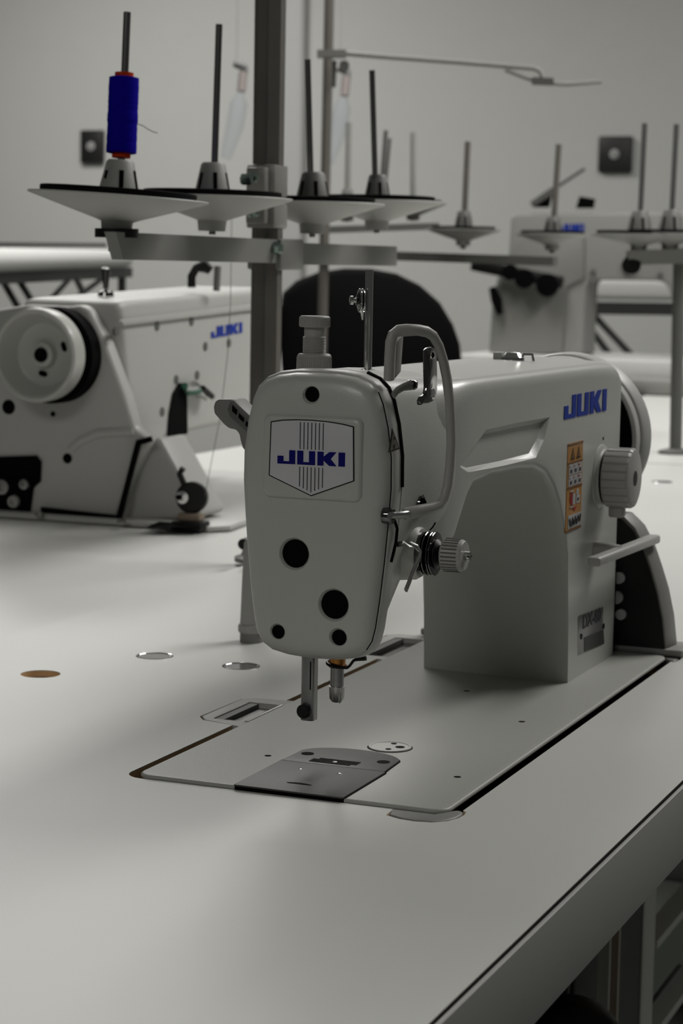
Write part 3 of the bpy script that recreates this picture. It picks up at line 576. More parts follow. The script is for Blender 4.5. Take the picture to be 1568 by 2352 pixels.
# ================================================================ thread stands
def spindle_set(r, top, base, coneh, conew, R_, tilt=0, cm=CONE, dishdrop=20, dm=DISH, pad=True, sm=SPIN, rs=2.6):
    top = Vector(top); base = Vector(base)     # base: centre of the dish rim plane
    ax = (top - base).normalized()
    mb = MB(); mb.cyl(base - Vector((0, 0, 32)), top, rs, 16); obj('spindle', mb, sm, r)
    rt = Matrix.Rotation(math.radians(tilt), 3, CF); up = rt @ Vector((0, 0, 1))
    mb = MB(); mb.lathe(base, up, [(0, R_), (-.8, R_ + .6), (-1.8, R_ - .5), (-dishdrop * .90, 18), (-dishdrop, 12.5), (-dishdrop - 9, 11.5), (-dishdrop - 9.2, 0)], 64); d = obj('spool_dish', mb, dm, r)
    if pad:
        mb = MB(); mb.lathe(base, up, [(-.1, R_ - 9), (4.6, R_ - 9), (5.0, R_ - 10), (5.1, 0)], 64); obj('foam_pad', mb, FOAM, d)
    mb = MB(); mb.lathe(base + up * .8, up, [(0, conew / 2), (coneh * .93, conew / 2 * .66), (coneh, conew / 2 * .56), (coneh + .1, 0)], 28); cn = obj('spool_cone', mb, cm, r)
    h = (-CF); h = Vector((h.x, h.y, 0)).normalized()
    for dg in (-48, 12, 72, 132, 192, 252):
        hh = Matrix.Rotation(math.radians(dg), 3, 'Z') @ h
        s_ = hh.cross(up).normalized(); p0 = base + up * .8 + hh * (conew / 2 * .995); p1 = base + up * (coneh * .72) + hh * (conew / 2 * .755)
        wv = s_ * (conew * .055)
        mb = MB(); mb.loft([[p0 - wv, p0 + wv, p0 + wv - hh * 2, p0 - wv - hh * 2], [p1 - wv, p1 + wv, p1 + wv - hh * 2, p1 - wv - hh * 2]]); obj('cone_slot', mb, BMATT, cn)
    return d
YS = 452
r1 = thing('thread_stand', 'grey thread stand with square pole and four spool dishes behind the main machine', 'thread stand', (777, YS, 0))
Q = lambda x, y: at(x, y, 'y', YS)
xa, xb = at(585, 0, 'y', YS).x, at(655, 0, 'y', YS).x
pt, pbm = at(621, 0, 'y', YS), at(603, 1290, 'y', YS)
dirp = (pt - pbm).normalized(); ptop = pbm + dirp * 640
def hexring(c, R_, n=8): return [c + Vector((R_ * math.cos(math.radians(a)), R_ * math.sin(math.radians(a)), 0)) for a in [22.5 + 360 / n * i for i in range(n)]]
mb = MB(); mb.loft([hexring(pbm, 14), hexring(ptop, 14)]); pole = obj('pole', mb, POLE, r1, ang=20)
mb = MB(); c0 = pbm + Vector((-12.2, -4, 0)); c1 = ptop + Vector((-12.2, -4, 0)); mb.bar(c0, c1, 3, 3, up=(1, 0, 0)); obj('pole_groove', mb, SHEETD, pole)
mb = MB(); mb.lathe((pbm.x, pbm.y, 0), (0, 0, 1), [(0, 26), (4, 26), (6, 20), (16, 17), (17, 0)], 32); obj('pole_foot', mb, SHEET, r1)
c = at(557, 1250, 'y', YS); mb = MB(); mb.cyl(c, c + Vector((16, 0, 0)), 5, 12); obj('foot_nut', mb, BLACK, r1)
a, b = at(582, 382, 'y', YS - 15), at(652, 530, 'y', YS - 15)
mb = MB(); mb.box(pbm.x - 15, pbm.x + 15, YS - 14, YS + 14, at(620, 452, 'y', YS).z, at(620, 380, 'y', YS).z); cl = obj('clamp', mb, CLEAR, r1, bev=2)
mb = MB(); mb.box(pbm.x - 15, pbm.x + 15, YS - 14, YS + 14, at(620, 525, 'y', YS).z, at(620, 468, 'y', YS).z); cl2 = obj('clamp', mb, CLEAR, r1, bev=2)
for cc_, y1, y2 in ((cl, 385, 450), (cl2, 470, 515)):
    mb = MB(); mb.box(pbm.x - 25, pbm.x - 14, YS - 9, YS + 10, at(600, y2, 'y', YS).z, at(600, y1, 'y', YS).z); obj('clamp_ear', mb, CLEAR, cc_, bev=2)
for a_, b_ in ((588, 408), (575, 412), (590, 487)):
    c = at(a_, b_, 'y', YS - 17); mb = MB(); mb.lathe(c + Vector((0, 8, 0)), (0, -1, 0), [(0, 5), (7, 5), (9, 3.5), (9.2, 0)], 6); obj('clamp_screw', mb, GREEN, cl, label='greenish zinc clamp screw')
# cross arms of folded sheet
def arm(r, p, q, hgt, wid, m_, slant=12):
    p, q = Vector(p), Vector(q); t = (q - p).normalized(); n = t.cross(Vector((0, 0, 1))).normalized() * (wid / 2); u = Vector((0, 0, 1))
    mb = MB(); mb.prism([p + n, q + n, q + n - u * hgt, p + n + t * slant - u * hgt], n * -2)
    return obj('cross_arm', mb, m_, r)
zt1 = at(450, 543, 'y', YS - 13).z
arm(r1, (at(266, 548, 'y', YS - 13).x, YS - 8, zt1 + 1), (815, YS - 8, zt1), 21, 10, SHEET)
arm(r1, (818, YS, zt1 - 2), (at(885, 545, 'y', YS).x, YS, zt1 - 2), 20, 26, SHEET, 0)
mb = MB(); mb.box(770, 822, YS - 17, YS + 17, zt1 - 27, zt1 + 1); ab = obj('arm_bracket', mb, SHEET, r1, bev=2)
c = at(640, 570, 'y', YS - 18); mb = MB(); mb.lathe(c + Vector((0, 4, 0)), (0, -1, 0), [(0, 6), (4, 6), (7, 4), (7.2, 0)], 6); obj('bracket_screw', mb, GREEN, ab)
SPN = [((292, 28), (272, 450), 27, 33, 70, 3.2, CONE), ((503, 56), (488, 452), 28, 32, 68, .8, CONE), ((706, 136), (718, 466), 28, 34, 68, 0.2, CONED), ((854, 161), (866, 462), 26, 28, 68, 0.2, CONED)]
for (tx, ty), (bx, by), ch, cw, R_, tl, cm in SPN:
    spindle_set(r1, Q(tx, ty), Q(bx, by), ch, cw, R_, tl, cm, rs=2.9)
c = Q(268, 522); mb = MB(); mb.lathe((c.x, c.y, c.z - 8), (0, 0, 1), [(0, 12), (0.1, 17), (7, 17), (7.2, 8)], 24); obj('lock_nut', mb, BLACK, r1)
c = Q(260, 548); mb = MB(); mb.cyl(c, c - Vector((0, 0, 10)), 4, 8); obj('bolt_end', mb, SATIN, r1)

# blue spool
tb, tt = Q(278.5, 352), Q(285, 178); axs = (tt - tb).normalized(); hL = (tt - tb).length
r = thing('thread_spool', 'blue thread spool on an orange tube, standing on the left spindle', 'thread spool', tuple(tb))
mb = MB(); mb.lathe(tb, axs, [(-3.5, 7.3), (hL + 3.6, 7.3), (hL + 3.6, 4.0), (-3.5, 4.0)], 32); obj('tube', mb, ORANGE, r, label='orange tube under the thread')
prof = [(0, 10.6)]
rn = random.Random(5)
for i in range(46): prof.append((.3 + i * (hL - .6) / 45, 11.7 + rn.uniform(-.14, .14) + (.25 if 18 < i < 24 else 0)))
prof.append((hL, 10.4))
mb = MB(); mb.lathe(tb, axs, prof, 40); obj('thread_winding', mb, THREAD, r, label='deep blue wound thread')
mb = MB(); mb.tube([Q(315, 284), Q(328, 289), Q(342, 298), Q(352, 303), Q(361, 305)], .35, 6); obj('loose_end', mb, STRING, r)

# second stand, blurred, with a long guide arm
t0 = 3.55
def V(x, y, t=t0): return atd(x, y, t)
pb_ = V(737, 900, 3.6); pb_.z = -4
r2 = thing('thread_stand', 'thin brown-grey thread stand with long bent guide arm at the top, middle background', 'thread stand', tuple(pb_))
mb = MB(); mb.cyl(pb_, V(757, -60, 3.6), 8.5, 16); obj('pole', mb, POLE, r2)
mb = MB(); mb.tube([V(738, 126), V(780, 122), V(900, 132), V(1050, 143), V(1160, 152), V(1225, 157), V(1240, 164), V(1247, 180)], 4.0, 8); ga = obj('guide_arm', mb, SHEET, r2)
mb = MB(); mb.tube([V(1160, 160), V(1200, 176), V(1240, 190), V(1300, 194), V(1380, 188)], 3.6, 8); obj('guide_fork', mb, SHEET, ga)
mb = MB(); mb.bar(V(1222, 186), V(1270, 188), 14, 12); obj('guide_clamp', mb, SHEETD, ga)
mb = MB(); mb.bar(V(728, 124), V(795, 124), 26, 12); obj('arm_clamp', mb, SHEET, r2)
mb = MB(); mb.bar(V(768, 140), V(766, 200), 6, 6, up=(1, 0, 0)); mb.lathe(V(790, 152), CF, [(-6, 9), (6, 9)], 12); obj('arm_knob', mb, SHEETD, r2)
A0, A1 = V(737, 572, 3.6), V(1275, 590, 3.45)
arm(r2, A0, A1, 15, 26, SHEETD, 0)
for (tx, ty), (bx, by), ch in (((1074, 326), (1064, 527), 30), ((1283, 332), (1268, 537), 28)):
    tt_ = 3.5; spindle_set(r2, V(tx, ty, tt_), V(bx, by, tt_), ch, 32, 62, 0, SHEETD, 18, SHEET, True, POLE, rs=5.0)
for (tx, ty), (bx, by), ch in (((949, 305), (949, 466), 6), ((801, 282), (797, 468), 26)):
    tt_ = 3.8; spindle_set(r2, V(tx, ty, tt_), V(bx, by, tt_), ch, 28, 60, 0, CONED, 22, SHEET, True, CONE, rs=5.5)
B0, B1 = V(740, 520, 3.65), V(1000, 512, 3.8)
arm(r2, B0, B1, 12, 22, SHEETD, 0)
mb = MB(); mb.cyl(V(886, 300, 3.8), V(877, 415, 3.8), 4); mb.cyl(V(895, 318, 3.8), V(886, 415, 3.8), 3); obj('guide_pin', mb, SHEETD, r2)

# right stand
pbr = at(1551, 1042, 'z', -4)
r3 = thing('thread_stand', 'dark pole thread stand with two spindles at the right edge', 'thread stand', tuple(pbr))
T3 = (pbr / 1000 - CPOS).dot(CF)
mb = MB(); mb.cyl(pbr, atd(1560, 572, T3), 9.5, 16); obj('pole', mb, SHEETD, r3)
mb = MB(); mb.lathe(pbr, (0, 0, 1), [(0, 27), (4, 26), (8, 12)], 28); obj('pole_foot', mb, SHEETD, r3)
ta = T3 - .05
for (tx, ty), (bx, by) in (((1480, 284), (1467, 538)), ((1553, 286), (1539, 536))):
    spindle_set(r3, atd(tx, ty, ta), atd(bx, by, ta), 34, 38, 72, 0, CONED, 16, RUB, True, STEEL, rs=3.9)
arm(r3, atd(1440, 575, ta), atd(1600, 570, ta), 22, 24, SHEET, 0)
c = atd(1448, 610, ta); mb = MB(); mb.lathe(c, -CF, [(0, 14), (10, 14), (11, 0)], 24); obj('arm_end_knob', mb, BLACK, r3)

# ================================================================ second machine, seen from its back, handwheel end towards us
r4 = thing('sewing_machine', 'second sewing machine at left, handwheel end towards us, blue logo on its back', 'sewing machine', (1150, 750, -5))
E_ = lambda x, y, v=985: at(x, y, 'x', v)
BY = 722
G = lambda x, y: at(x, y, 'y', BY)
ep = [(-60, 1172), (-60, 720), (60, 700), (150, 704), (185, 700), (206, 712), (240, 780), (285, 905), (308, 985), (345, 1012), (300, 1100), (266, 1190)]
mb = MB(); mb.prism([E_(*p) for p in ep], (22, 0, 0)); ec = obj('end_cover', mb, PAINT2, r4, bev=5, seg=3)
mb = MB(); mb.tube([E_(160, 1035, 984), E_(185, 1012, 984), E_(225, 995, 984), E_(305, 992, 984)], 4.5, 8, flat=.4, up=(1, 0, 0)); obj('cover_ridge', mb, PAINT2, ec)
for a, b, rr in ((155, 1053, 5.6), (20, 935, 8), (122, 951, 3)):
    c = E_(a, b); mb = MB(); mb.lathe(c + Vector((3, 0, 0)), (-1, 0, 0), [(0, rr), (3.6, rr), (3.7, 0)], 20); obj('cover_hole', mb, BMATT, ec)
mp = [(-40, 1180), (-40, 1050), (85, 1046), (96, 1060), (94, 1105), (78, 1120), (70, 1180)]
mb = MB(); mb.prism([E_(*p, 984) for p in mp], (-2, 0, 0)); mc = obj('belt_mechanism', mb, BMATT, r4, label='dark open belt mechanism at the lower left')
for a, b, rr, mt in ((33, 1152, 7, CONE), (8, 1118, 9, STEEL), (58, 1112, 6, STEEL)):
    c = E_(a, b, 980); mb = MB(); mb.lathe(c, (-1, 0, 0), [(0, rr), (4, rr * .9), (4.2, rr * .45), (2, rr * .4)], 20); obj('pulley', mb, mt, mc)
mb = MB(); mb.bar(E_(95, 1172, 980), E_(275, 1192, 980), 4, 7); mb.bar(E_(273, 1190, 980), E_(318, 1016, 980), 4, 7, up=(1, 0, 0)); mb.bar(E_(315, 1017, 980), E_(348, 1008, 980), 4, 6); obj('dark_joint', mb, BMATT, ec)
# arm and column of machine 2
ap = [(205, 715), (240, 694), (300, 688), (640, 660), (660, 946), (480, 984), (392, 1003), (372, 1020), (352, 1020), (300, 985)]
pa = [G(*p) for p in ap]
for p in pa: p.x = max(p.x, 1000)
mb = MB(); mb.prism(pa, (0, 120, 0)); obj('arm_body', mb, PAINT2, r4, bev=9, seg=4)
mb = MB(); mb.prism([G(*p) for p in [(268, 735), (640, 690), (640, 703), (276, 748)]], (0, -5, 0)); obj('top_ridge', mb, PAINT2, r4, bev=2)
for a, b in ((267, 761), (360, 749), (439, 738), (471, 796), (525, 788), (404, 872), (372, 946), (452, 862)):
    c = G(a, b); mb = MB(); mb.cyl(c + Vector((0, 2, 0)), c - Vector((0, .8, 0)), 5.2, 20); obj('back_screw', mb, SHEETD, r4)
mb = MB(); mb.prism([G(*p) - Vector((0, .5, 0)) for p in [(382, 1006), (386, 950), (394, 905), (408, 880), (422, 880), (427, 900), (428, 996)]], (0, -1.2, 0)); bsl = obj('dark_slot', mb, BMATT, r4)
mb = MB(); mb.tube([G(414, 890) - Vector((0, 5, 0)), G(430, 886) - Vector((0, 8, 0)), G(446, 900) - Vector((0, 8, 0)), G(462, 912) - Vector((0, 6, 0))], [5, 6, 6, 4.5], 8); obj('slot_lever', mb, SATIN, bsl)
mb = MB(); mb.tube([G(412, 885) - Vector((0, 6, 0)), G(422, 900) - Vector((0, 6, 0)), G(436, 896) - Vector((0, 12, 0))], 4, 8); obj('slot_spring', mb, TEAL, bsl, label='green spring in the slot')
mb = MB(); mb.tube([G(438, 890) - Vector((0, 15, 0)), G(460, 910) - Vector((0, 15, 0))], 3.4, 8); obj('slot_lever', mb, BLACK, bsl)
a, b, c = G(484, 777), G(555, 764), G(484, 752)
logo(r4, a - Vector((0, .3, 0)), b - a, c - a, (0, -.6, 0), BLUE2)
sk = [(345, 1012), (366, 1004), (462, 1180), (450, 1192), (266, 1192)]
mb = MB(); mb.prism([E_(*p, 1000) for p in sk], (60, 0, 0)); obj('side_skirt', mb, PAINT2, r4, bev=4, seg=3)
# handwheel
hcw = E_(82, 816, 938); ax = Vector((-1, 0, 0))
mb = MB(); mb.lathe(hcw + Vector((0, -1, -1)), ax, [(-47, 51), (-27, 51), (-26, 46)], 48); obj('wheel_gap_shade', mb, BMATT, r4)  # black cylinder stands for the shade in the gap behind the wheel
mb = MB(); mb.lathe(hcw, ax, [(-20, 44), (-18, 48.5), (-4, 49.5), (3, 48.5), (5, 46), (3, 43), (-5, 40), (-19, 33), (-25, 22), (-25, 15), (-12, 12.5), (-11, 8), (-14, 7), (-14, 0)], 64); hw2 = obj('handwheel', mb, PAINT, r4, ang=30, label='dished grey handwheel facing the camera')
mb = MB(); mb.cyl(hcw + ax * -14, hcw + ax * -8.8, 7.4); obj('wheel_bore', mb, BMATT, hw2)
for dy, dz_, an in ((-22, 9, 70), (3, -20, 10)):
    c = hcw + ax * -22 + Vector((0, dy, dz_)); d_ = Vector((0, math.cos(math.radians(an)), math.sin(math.radians(an))))
    mb = MB(); mb.tube([c - d_ * 6, c - d_ * 3, c + d_ * 3, c + d_ * 6], [2, 4, 4, 2], 8); obj('wheel_slot', mb, BMATT, hw2)
mb = MB(); mb.prism([(965, 905, -4), (965, 600, -4), (985, 583, -4), (1040, 590, -4), (1500, 700, -4), (1500, 905, -4)], (0, 0, 6)); obj('bed', mb, PAINT2, r4, bev=2)
for a, b in ((90, 1184), (279, 1200)):
    c = at(a, b, 'z', 2); mb = MB(); mb.lathe(c, (0, 0, 1), [(0, 5), (3, 4.5), (4, 0)], 16); obj('bed_screw', mb, CHROME, r4)
mb = MB(); mb.prism([at(a, b, 'z', 2.5) for a, b in ((338, 1212), (365, 1200), (455, 1207), (460, 1213))], (0, 0, 1.2)); obj('bed_notch', mb, BMATT, r4)
# top furniture
c = V(243, 668, 2.28); mb = MB(); mb.lathe(c + Vector((0, 0, -6)), (0, 0, 1), [(0, 9), (5, 8), (8, 0)], 20); mb.lathe(c + Vector((0, 0, 2)), (0, 0, 1), [(0, 3), (22, 5), (24, 0)], 12); obj('oil_cap', mb, DCHR, r4)
hk = [V(440, 660, 2.4), V(440, 635, 2.4), V(450, 617, 2.4), V(470, 611, 2.4), V(484, 622, 2.4)]
mb = MB(); mb.tube(hk, [5, 5, 5, 8, 5], 8); obj('thread_hook', mb, BLACK, r4)
mb = MB(); mb.cyl(V(500, 612, 2.4), V(497, 668, 2.4), 4, 10); obj('thread_pin', mb, CONED, r4)
mb = MB(); mb.tube([V(532, 500, 2.15), V(529, 700, 2.15), V(522, 820, 2.14), V(505, 960, 2.12), V(470, 1140, 2.1)], .35, 5); obj('hanging_thread', mb, STRING, r4)
# bobbin winder on that table
c = at(440, 1143, 'x', 965)
r5 = thing('bobbin_winder', 'small bobbin winder with black wheel on the left table', 'bobbin winder', (c.x, c.y, -5))
mb = MB(); mb.lathe(c, (-.92, -.2, 0), [(-8, 14), (-6, 16.5), (2, 16.5), (4, 14), (4.1, 0)], 32); obj('wheel', mb, BLACK, r5)
mb = MB(); mb.lathe(c + Vector((-4, 7, 1)), (-.92, -.2, 0), [(0, 7), (8, 6.5), (8.2, 3), (5, 2.6)], 24); obj('bobbin_hub', mb, CHROME, r5)
mb = MB(); mb.cyl(c + Vector((-12, 9, 1)), c + Vector((-13.2, 9, 1)), 3); obj('hub_hole', mb, BMATT, r5)
mb = MB(); mb.box(c.x - 14, c.x + 10, c.y - 17, c.y + 17, -3, 7); obj('base', mb, BLACK, r5, bev=2)
mb = MB(); mb.box(c.x - 8, c.x + 6, c.y - 13, c.y + 13, 7, 15); obj('bracket', mb, mat('tan_plastic', (.25, .20, .15), .5), r5, bev=2)
mb = MB(); mb.tube([c + Vector((0, 8, 12)), c + Vector((0, 14, 24)), c + Vector((0, 10, 30))], 3.5, 8); obj('winder_lever', mb, BLACK, r5)

# ================================================================ far machine at the right
X3 = 4700
r6 = thing('sewing_machine', 'far blurred post-bed sewing machine at right with small blue logo', 'sewing machine', (X3, 1250, 0))
L3 = lambda x, y, v=X3: at(x, y, 'x', v)
zt = L3(1400, 822).z
bp_ = [(1172, 497), (1185, 490), (1640, 486), (1640, 816), (1552, 816), (1545, 700), (1532, 655), (1515, 645), (1352, 643), (1345, 660), (1338, 816), (1120, 818), (1128, 700), (1140, 640), (1165, 600)]
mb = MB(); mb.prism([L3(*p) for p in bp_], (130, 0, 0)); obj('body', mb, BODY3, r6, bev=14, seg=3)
mb = MB(); mb.prism([L3(*p, X3 - 16) for p in [(1196, 545), (1340, 540), (1340, 640), (1300, 660), (1290, 814), (1130, 814), (1130, 700), (1165, 600)]], (20, 0, 0)); obj('post', mb, SHEET, r6, bev=8)
a, b, c = L3(1286, 532, X3 - 2), L3(1341, 532, X3 - 2), L3(1286, 514, X3 - 2)
logo(r6, a, b - a, c - a, (-3, 0, 0), BLUE2)
mb = MB(); mb.bar(L3(1085, 607, X3 - 60), L3(1290, 650, X3 - 60), 40, 34); obj('needle_mechanism', mb, BLACK, r6, bev=6)
for a, b, rr in ((1172, 625, 28), (1205, 640, 34), (1258, 655, 40)):
    c = L3(a, b, X3 - 85); mb = MB(); mb.lathe(c, (-1, 0, 0), [(0, rr * .8), (10, rr * .8), (14, 0)], 20); obj('mechanism_disc', mb, BMATT, r6)
mb = MB(); mb.tube([L3(1130, 660, X3 - 50), L3(1140, 690, X3 - 50), L3(1148, 722, X3 - 50)], [10, 16, 8], 10); obj('mechanism_hook', mb, BMATT, r6)
c = L3(1447, 613, X3 - 2); mb = MB(); mb.cyl(c, c - Vector((8, 0, 0)), 22, 24); obj('arm_knob', mb, BMATT, r6)
for a, b in ((1362, 626), (1516, 633)):
    c = L3(a, b, X3 - 2); mb = MB(); mb.cyl(c, c - Vector((6, 0, 0)), 8, 16); obj('arm_screw', mb, SHEETD, r6)
mb = MB(); mb.bar(L3(1222, 470, X3), L3(1272, 436, X3), 20, 16); mb.bar(L3(1240, 455, X3), L3(1342, 388, X3), 12, 7); obj('top_lever', mb, SHEETD, r6)
mb = MB(); mb.prism([L3(*p, X3 + 10) for p in [(1221, 476), (1262, 444), (1254, 476)]], (30, 0, 0)); obj('lever_block', mb, BMATT, r6)
mb = MB(); mb.prism([L3(*p, X3 + 10) for p in [(1322, 478), (1330, 451), (1360, 456), (1357, 478)]], (30, 0, 0)); obj('top_block', mb, BMATT, r6)
# its table
r7 = thing('work_table', 'far white work table carrying the blurred machine at right', 'table', (X3 + 60, 1300, -760))
a, b = L3(1560, 822, X3 - 180), L3(1085, 845, X3 - 180)
z1, z0 = L3(1400, 826, X3 - 180).z, L3(1400, 868, X3 - 180).z
mb = MB(); mb.box(X3 - 180, X3 + 300, a.y - 300, b.y + 60, z0, z1); obj('table_top', mb, FABRIC, r7, bev=6)
mb = MB(); mb.box(X3 - 150, X3 + 100, L3(1500, 870).y, L3(1380, 870).y, z0 - 26, z0 - 1); obj('under_bracket', mb, SHEETD, r7)
for yy in (a.y - 200, b.y - 60):
    mb = MB(); mb.box(X3 - 20, X3 + 30, yy, yy + 50, -760, z0 - 1); obj('leg', mb, SHEET, r7)
# low grey cabinet and clutter under it
c0, c1 = at(1560, 905, 'x', 3600), at(1380, 990, 'x', 3600)
r8 = thing('machine_unit', 'grey box-like machine unit on the table behind the handwheel, far right', 'machine', (3650, (c0.y + c1.y) / 2, -4))
y0, y1 = at(1570, 950, 'x', 3600).y, at(1400, 950, 'x', 3600).y
mb = MB(); mb.box(3600, 3800, y0, y1, -7, at(1500, 872, 'x', 3600).z); obj('housing', mb, SHEET, r8, bev=8)
for a, b, w_, h_, mt in ((1490, 925, 22, 22, SHEETD), (1512, 947, 44, 14, SHEETD), (1540, 968, 18, 22, BMATT), (1495, 975, 34, 14, SHEETD), (1515, 930, 40, 22, CONE)):
    c = at(a, b, 'x', 3590); k = 4.5 / F * 1000 / 2
    mb = MB(); mb.box(3575, 3600, c.y - w_ * k, c.y + w_ * k, c.z - h_ * k, c.z + h_ * k); obj('fitting', mb, mt, r8, bev=3)
r9 = thing('sewing_table', 'farthest pale table top behind the right thread stand, under the grey machine unit', 'table', (3200, 700, -760))
mb = MB(); mb.box(2566, 4100, -700, 800, -45, -8); obj('laminate_top', mb, LAM, r9)
for xx, yy in ((2700, -500), (2700, 700), (3900, -500), (3900, 700)):
    mb = MB(); mb.box(xx, xx + 40, yy, yy + 40, -760, -46); obj('leg', mb, SHEET, r9)

# ================================================================ black chair
t5 = 4.3
ch = thing('office_chair', 'black chair with rounded backrest behind the main machine', 'chair', tuple(Vector((atd(850, 800, t5).x, atd(850, 800, t5).y, -760))))
op = [(640, 900), (640, 720), (650, 672), (680, 645), (730, 625), (790, 616), (850, 617), (910, 628), (965, 655), (1010, 695), (1040, 745), (1056, 790), (1062, 850), (1060, 900)]
fr_ = [atd(a, b, t5) for a, b in op]; ctr = atd(850, 800, t5); cfh = Vector((CF.x, CF.y, 0)).normalized()
rings = [[ctr + (p - ctr) * .93 - cfh * 30 for p in fr_], [ctr + (p - ctr) * .98 - cfh * 18 for p in fr_], [p for p in fr_], [ctr + (p - ctr) * .985 + cfh * 22 for p in fr_], [ctr + (p - ctr) * .9 + cfh * 32 for p in fr_]]
mb = MB(); mb.loft(rings); obj('backrest', mb, BMATT, ch, ang=60)
c = atd(850, 900, t5)
mb = MB(); mb.box(c.x - 12, c.x + 12, c.y - 30, c.y + 30, -330, c.z + 20); obj('back_post', mb, BLACK, ch)
mb = MB(); mb.lathe((c.x - 200, c.y - 80, -330), (0, 0, 1), [(0, 150), (10, 225), (45, 235), (60, 215), (62, 0)], 32); obj('seat', mb, BMATT, ch)
mb = MB(); mb.cyl((c.x - 200, c.y - 80, -330), (c.x - 200, c.y - 80, -690), 25); obj('gas_lift', mb, BLACK, ch)
for i in range(5):
    a = 2 * math.pi * i / 5; mb = MB(); e = Vector((c.x - 200 + 280 * math.cos(a), c.y - 80 + 280 * math.sin(a), -715)); mb.bar((c.x - 200, c.y - 80, -690), e, 40, 25); bs = obj('foot_spoke', mb, BLACK, ch)
    mb = MB(); mb.lathe(e + Vector((0, 12, -19)), (0, -1, 0), [(0, 26), (24, 26)], 20); obj('caster', mb, BLACK, bs)

# ================================================================ padded benches on dark frames
rb1 = thing('padded_bench', 'white padded bench on dark crossed legs at far left', 'bench', tuple(Vector((atd(100, 700, 4.6).x, atd(100, 700, 4.6).y, -760))))
def pts(L, t): return [atd(a, b, t) for a, b in L]
ta_, tb_ = 4.2, 5.4
a, b = atd(-60, 598, ta_), atd(287, 594, tb_)
mb = MB(); mb.tube([a, b], [26, 22], 20); obj('padded_top', mb, FABRIC, rb1, ang=60)
mb = MB(); mb.bar(atd(-60, 561, ta_), atd(240, 563, tb_), 10, 9); obj('top_rail', mb, DFRAME, rb1)
mb = MB(); mb.bar(atd(-60, 640, ta_ + .1), atd(287, 625, tb_ + .1), 40, 26); fr1 = obj('frame_rail', mb, DFRAME, rb1)
mb = MB(); mb.bar(atd(280, 615, tb_ + .05), atd(280, 672, tb_ + .05), 12, 22, up=(1, 0, 0)); obj('end_bracket', mb, DFRAME, rb1)
def down(p, q):   # extend p->q down to the floor
    d = q - p; k = (-757 - p.z) / d.z; return p + d * k
for p, q_, t_ in (((0, 635), (45, 712), 4.6), ((38, 635), (88, 715), 4.6), ((160, 640), (105, 700), 4.75), ((175, 640), (190, 670), 4.75), ((235, 640), (180, 680), 4.9)):
    p1, q1 = atd(*p, t_), atd(*q_, t_)
    mb = MB(); mb.bar(p1, down(p1, q1) if q1.z < p1.z else q1, 12, 12); obj('crossed_leg', mb, DFRAME, rb1)
rb2 = thing('padded_bench', 'white padded bench on dark slanting legs, seen under the far machine arm', 'bench', tuple(Vector((atd(1450, 760, 6.9).x, atd(1450, 760, 6.9).y, -760))))
t6 = 6.95
mb = MB(); mb.bar(atd(1250, 662, t6), atd(1700, 668, t6), 160, 66); obj('padded_top', mb, FABRIC, rb2, bev=20, seg=4)
mb = MB(); mb.bar(atd(1250, 706, t6), atd(1700, 712, t6), 90, 40); obj('frame_rail', mb, DFRAME, rb2)
for p, q_ in (((1352, 712), (1455, 822)), ((1345, 742), (1402, 818))):
    p1, q1 = atd(*p, t6), atd(*q_, t6); mb = MB(); mb.bar(p1, down(p1, q1), 22, 22); obj('slanting_leg', mb, DFRAME, rb2)

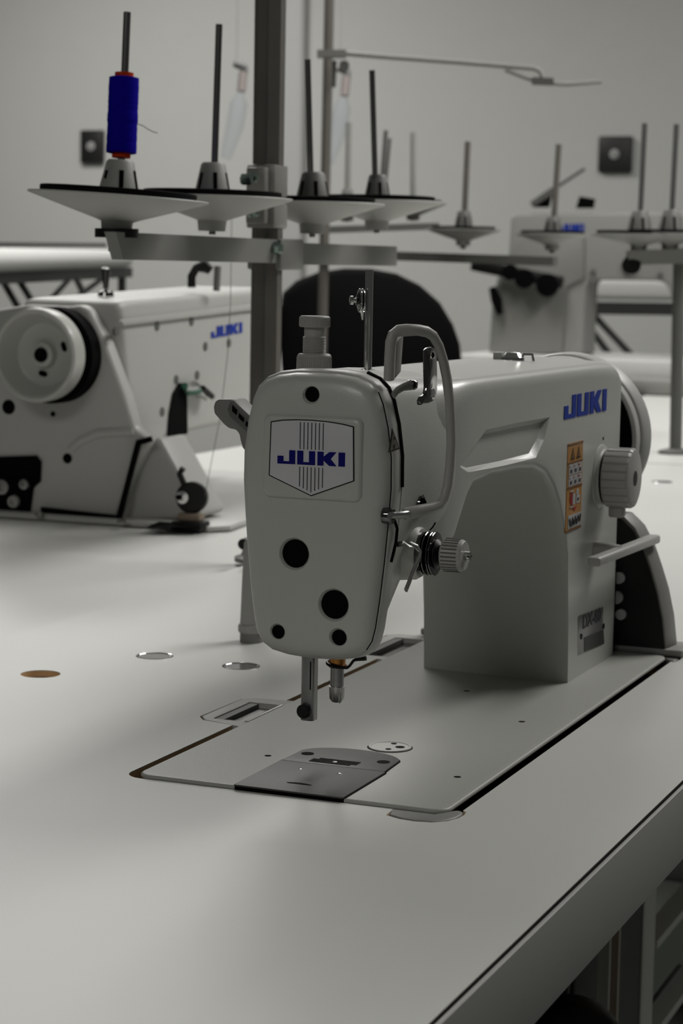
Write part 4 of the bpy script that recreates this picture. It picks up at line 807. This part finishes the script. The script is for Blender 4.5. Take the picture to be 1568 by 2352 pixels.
# ================================================================ hanging air guns
def hang(x, y, label, dark):
    t = 4.6; p = atd(x, y, t); r = thing('hanging_air_gun', label, 'air gun', tuple(p))
    mb = MB(); mb.tube([atd(x - 12, y - 2, t), atd(x, y, t), atd(x + 12, y + 8, t), atd(x + 14, y + 22, t)], [7, 10, 9, 7], 10); obj('connector', mb, dark, r)
    mb = MB(); mb.tube([atd(x + 10, y + 18, t), atd(x + 6, y + 62, t)], 10, 12); obj('grip', mb, PINK, r)
    mb = MB(); mb.tube([atd(x + 5, y + 62, t), atd(x + 0, y + 90, t), atd(x - 8, y + 140, t), atd(x - 30, y + 215, t)], [7, 20, 20, 12], 12); obj('clear_hose', mb, HAZE, r, label='pale bluish clear hose')
    mb = MB(); mb.cyl(atd(x - 4, y, t), Vector((atd(x - 4, y, t).x, atd(x - 4, y, t).y, 2040)), 1.5, 6); obj('hanging_cord', mb, LGREY, r)
hang(548, 148, 'blurred hanging air gun with pale hose left of the main pole', mat('connector_plastic', (.12, .12, .12), .5))
hang(785, 158, 'blurred hanging air gun with pale hose right of the thin pole', mat('connector_plastic2', (.2, .2, .2), .5))

# ================================================================ below the table
kc = at(1300, 2420, 'y', 20)
r10 = thing('knee_lifter', 'black round knee lifter pad on a rod under the table edge', 'knee lifter', (kc.x, kc.y, kc.z))
k = (kc / 1000 - CPOS).dot(CF) / F * 1000
pad = [(a * 1.06, b) for a, b in arc(0, 0, 130 * k, 0, 360, 40)[:-1]]
cc_ = kc; e1 = CR.copy(); e2 = Vector((0, 0, 1)); nn = -cfh
rg_ = lambda s_, o_: [cc_ + e1 * (a * s_) + e2 * (b * s_) + nn * o_ for a, b in pad]
mb = MB(); mb.loft([rg_(.96, -14), rg_(1, -10), rg_(1, 6), rg_(.93, 12), rg_(.6, 16)]); obj('pad', mb, BLACK, r10, ang=60)
mb = MB(); mb.cyl(kc + Vector((15, 12, 0)), Vector((at(1285, 2150, 'y', 40).x, 32, -44)), 7, 16); obj('rod', mb, BLACK, r10)
a = at(1305, 2200, 'y', 60); r11 = thing('control_box', 'black motor control box under the main table', 'box', (a.x + 160, 100, -300))
mb = MB(); mb.box(a.x + 20, a.x + 230, 60, 200, -420, -76); obj('housing', mb, BLACK, r11, bev=4)
mb = MB(); mb.box(a.x + 10, a.x + 16, 26, 34, -430, -44); obj('cable', mb, mat('cable_tan', (.32, .25, .20), .4), r11, label='tan cable strip beside the knee rod')
mb = MB(); mb.box(a.x - 16, a.x - 10, 26, 34, -430, -44); obj('cable', mb, CONE, r11)
S.render.film_transparent = False
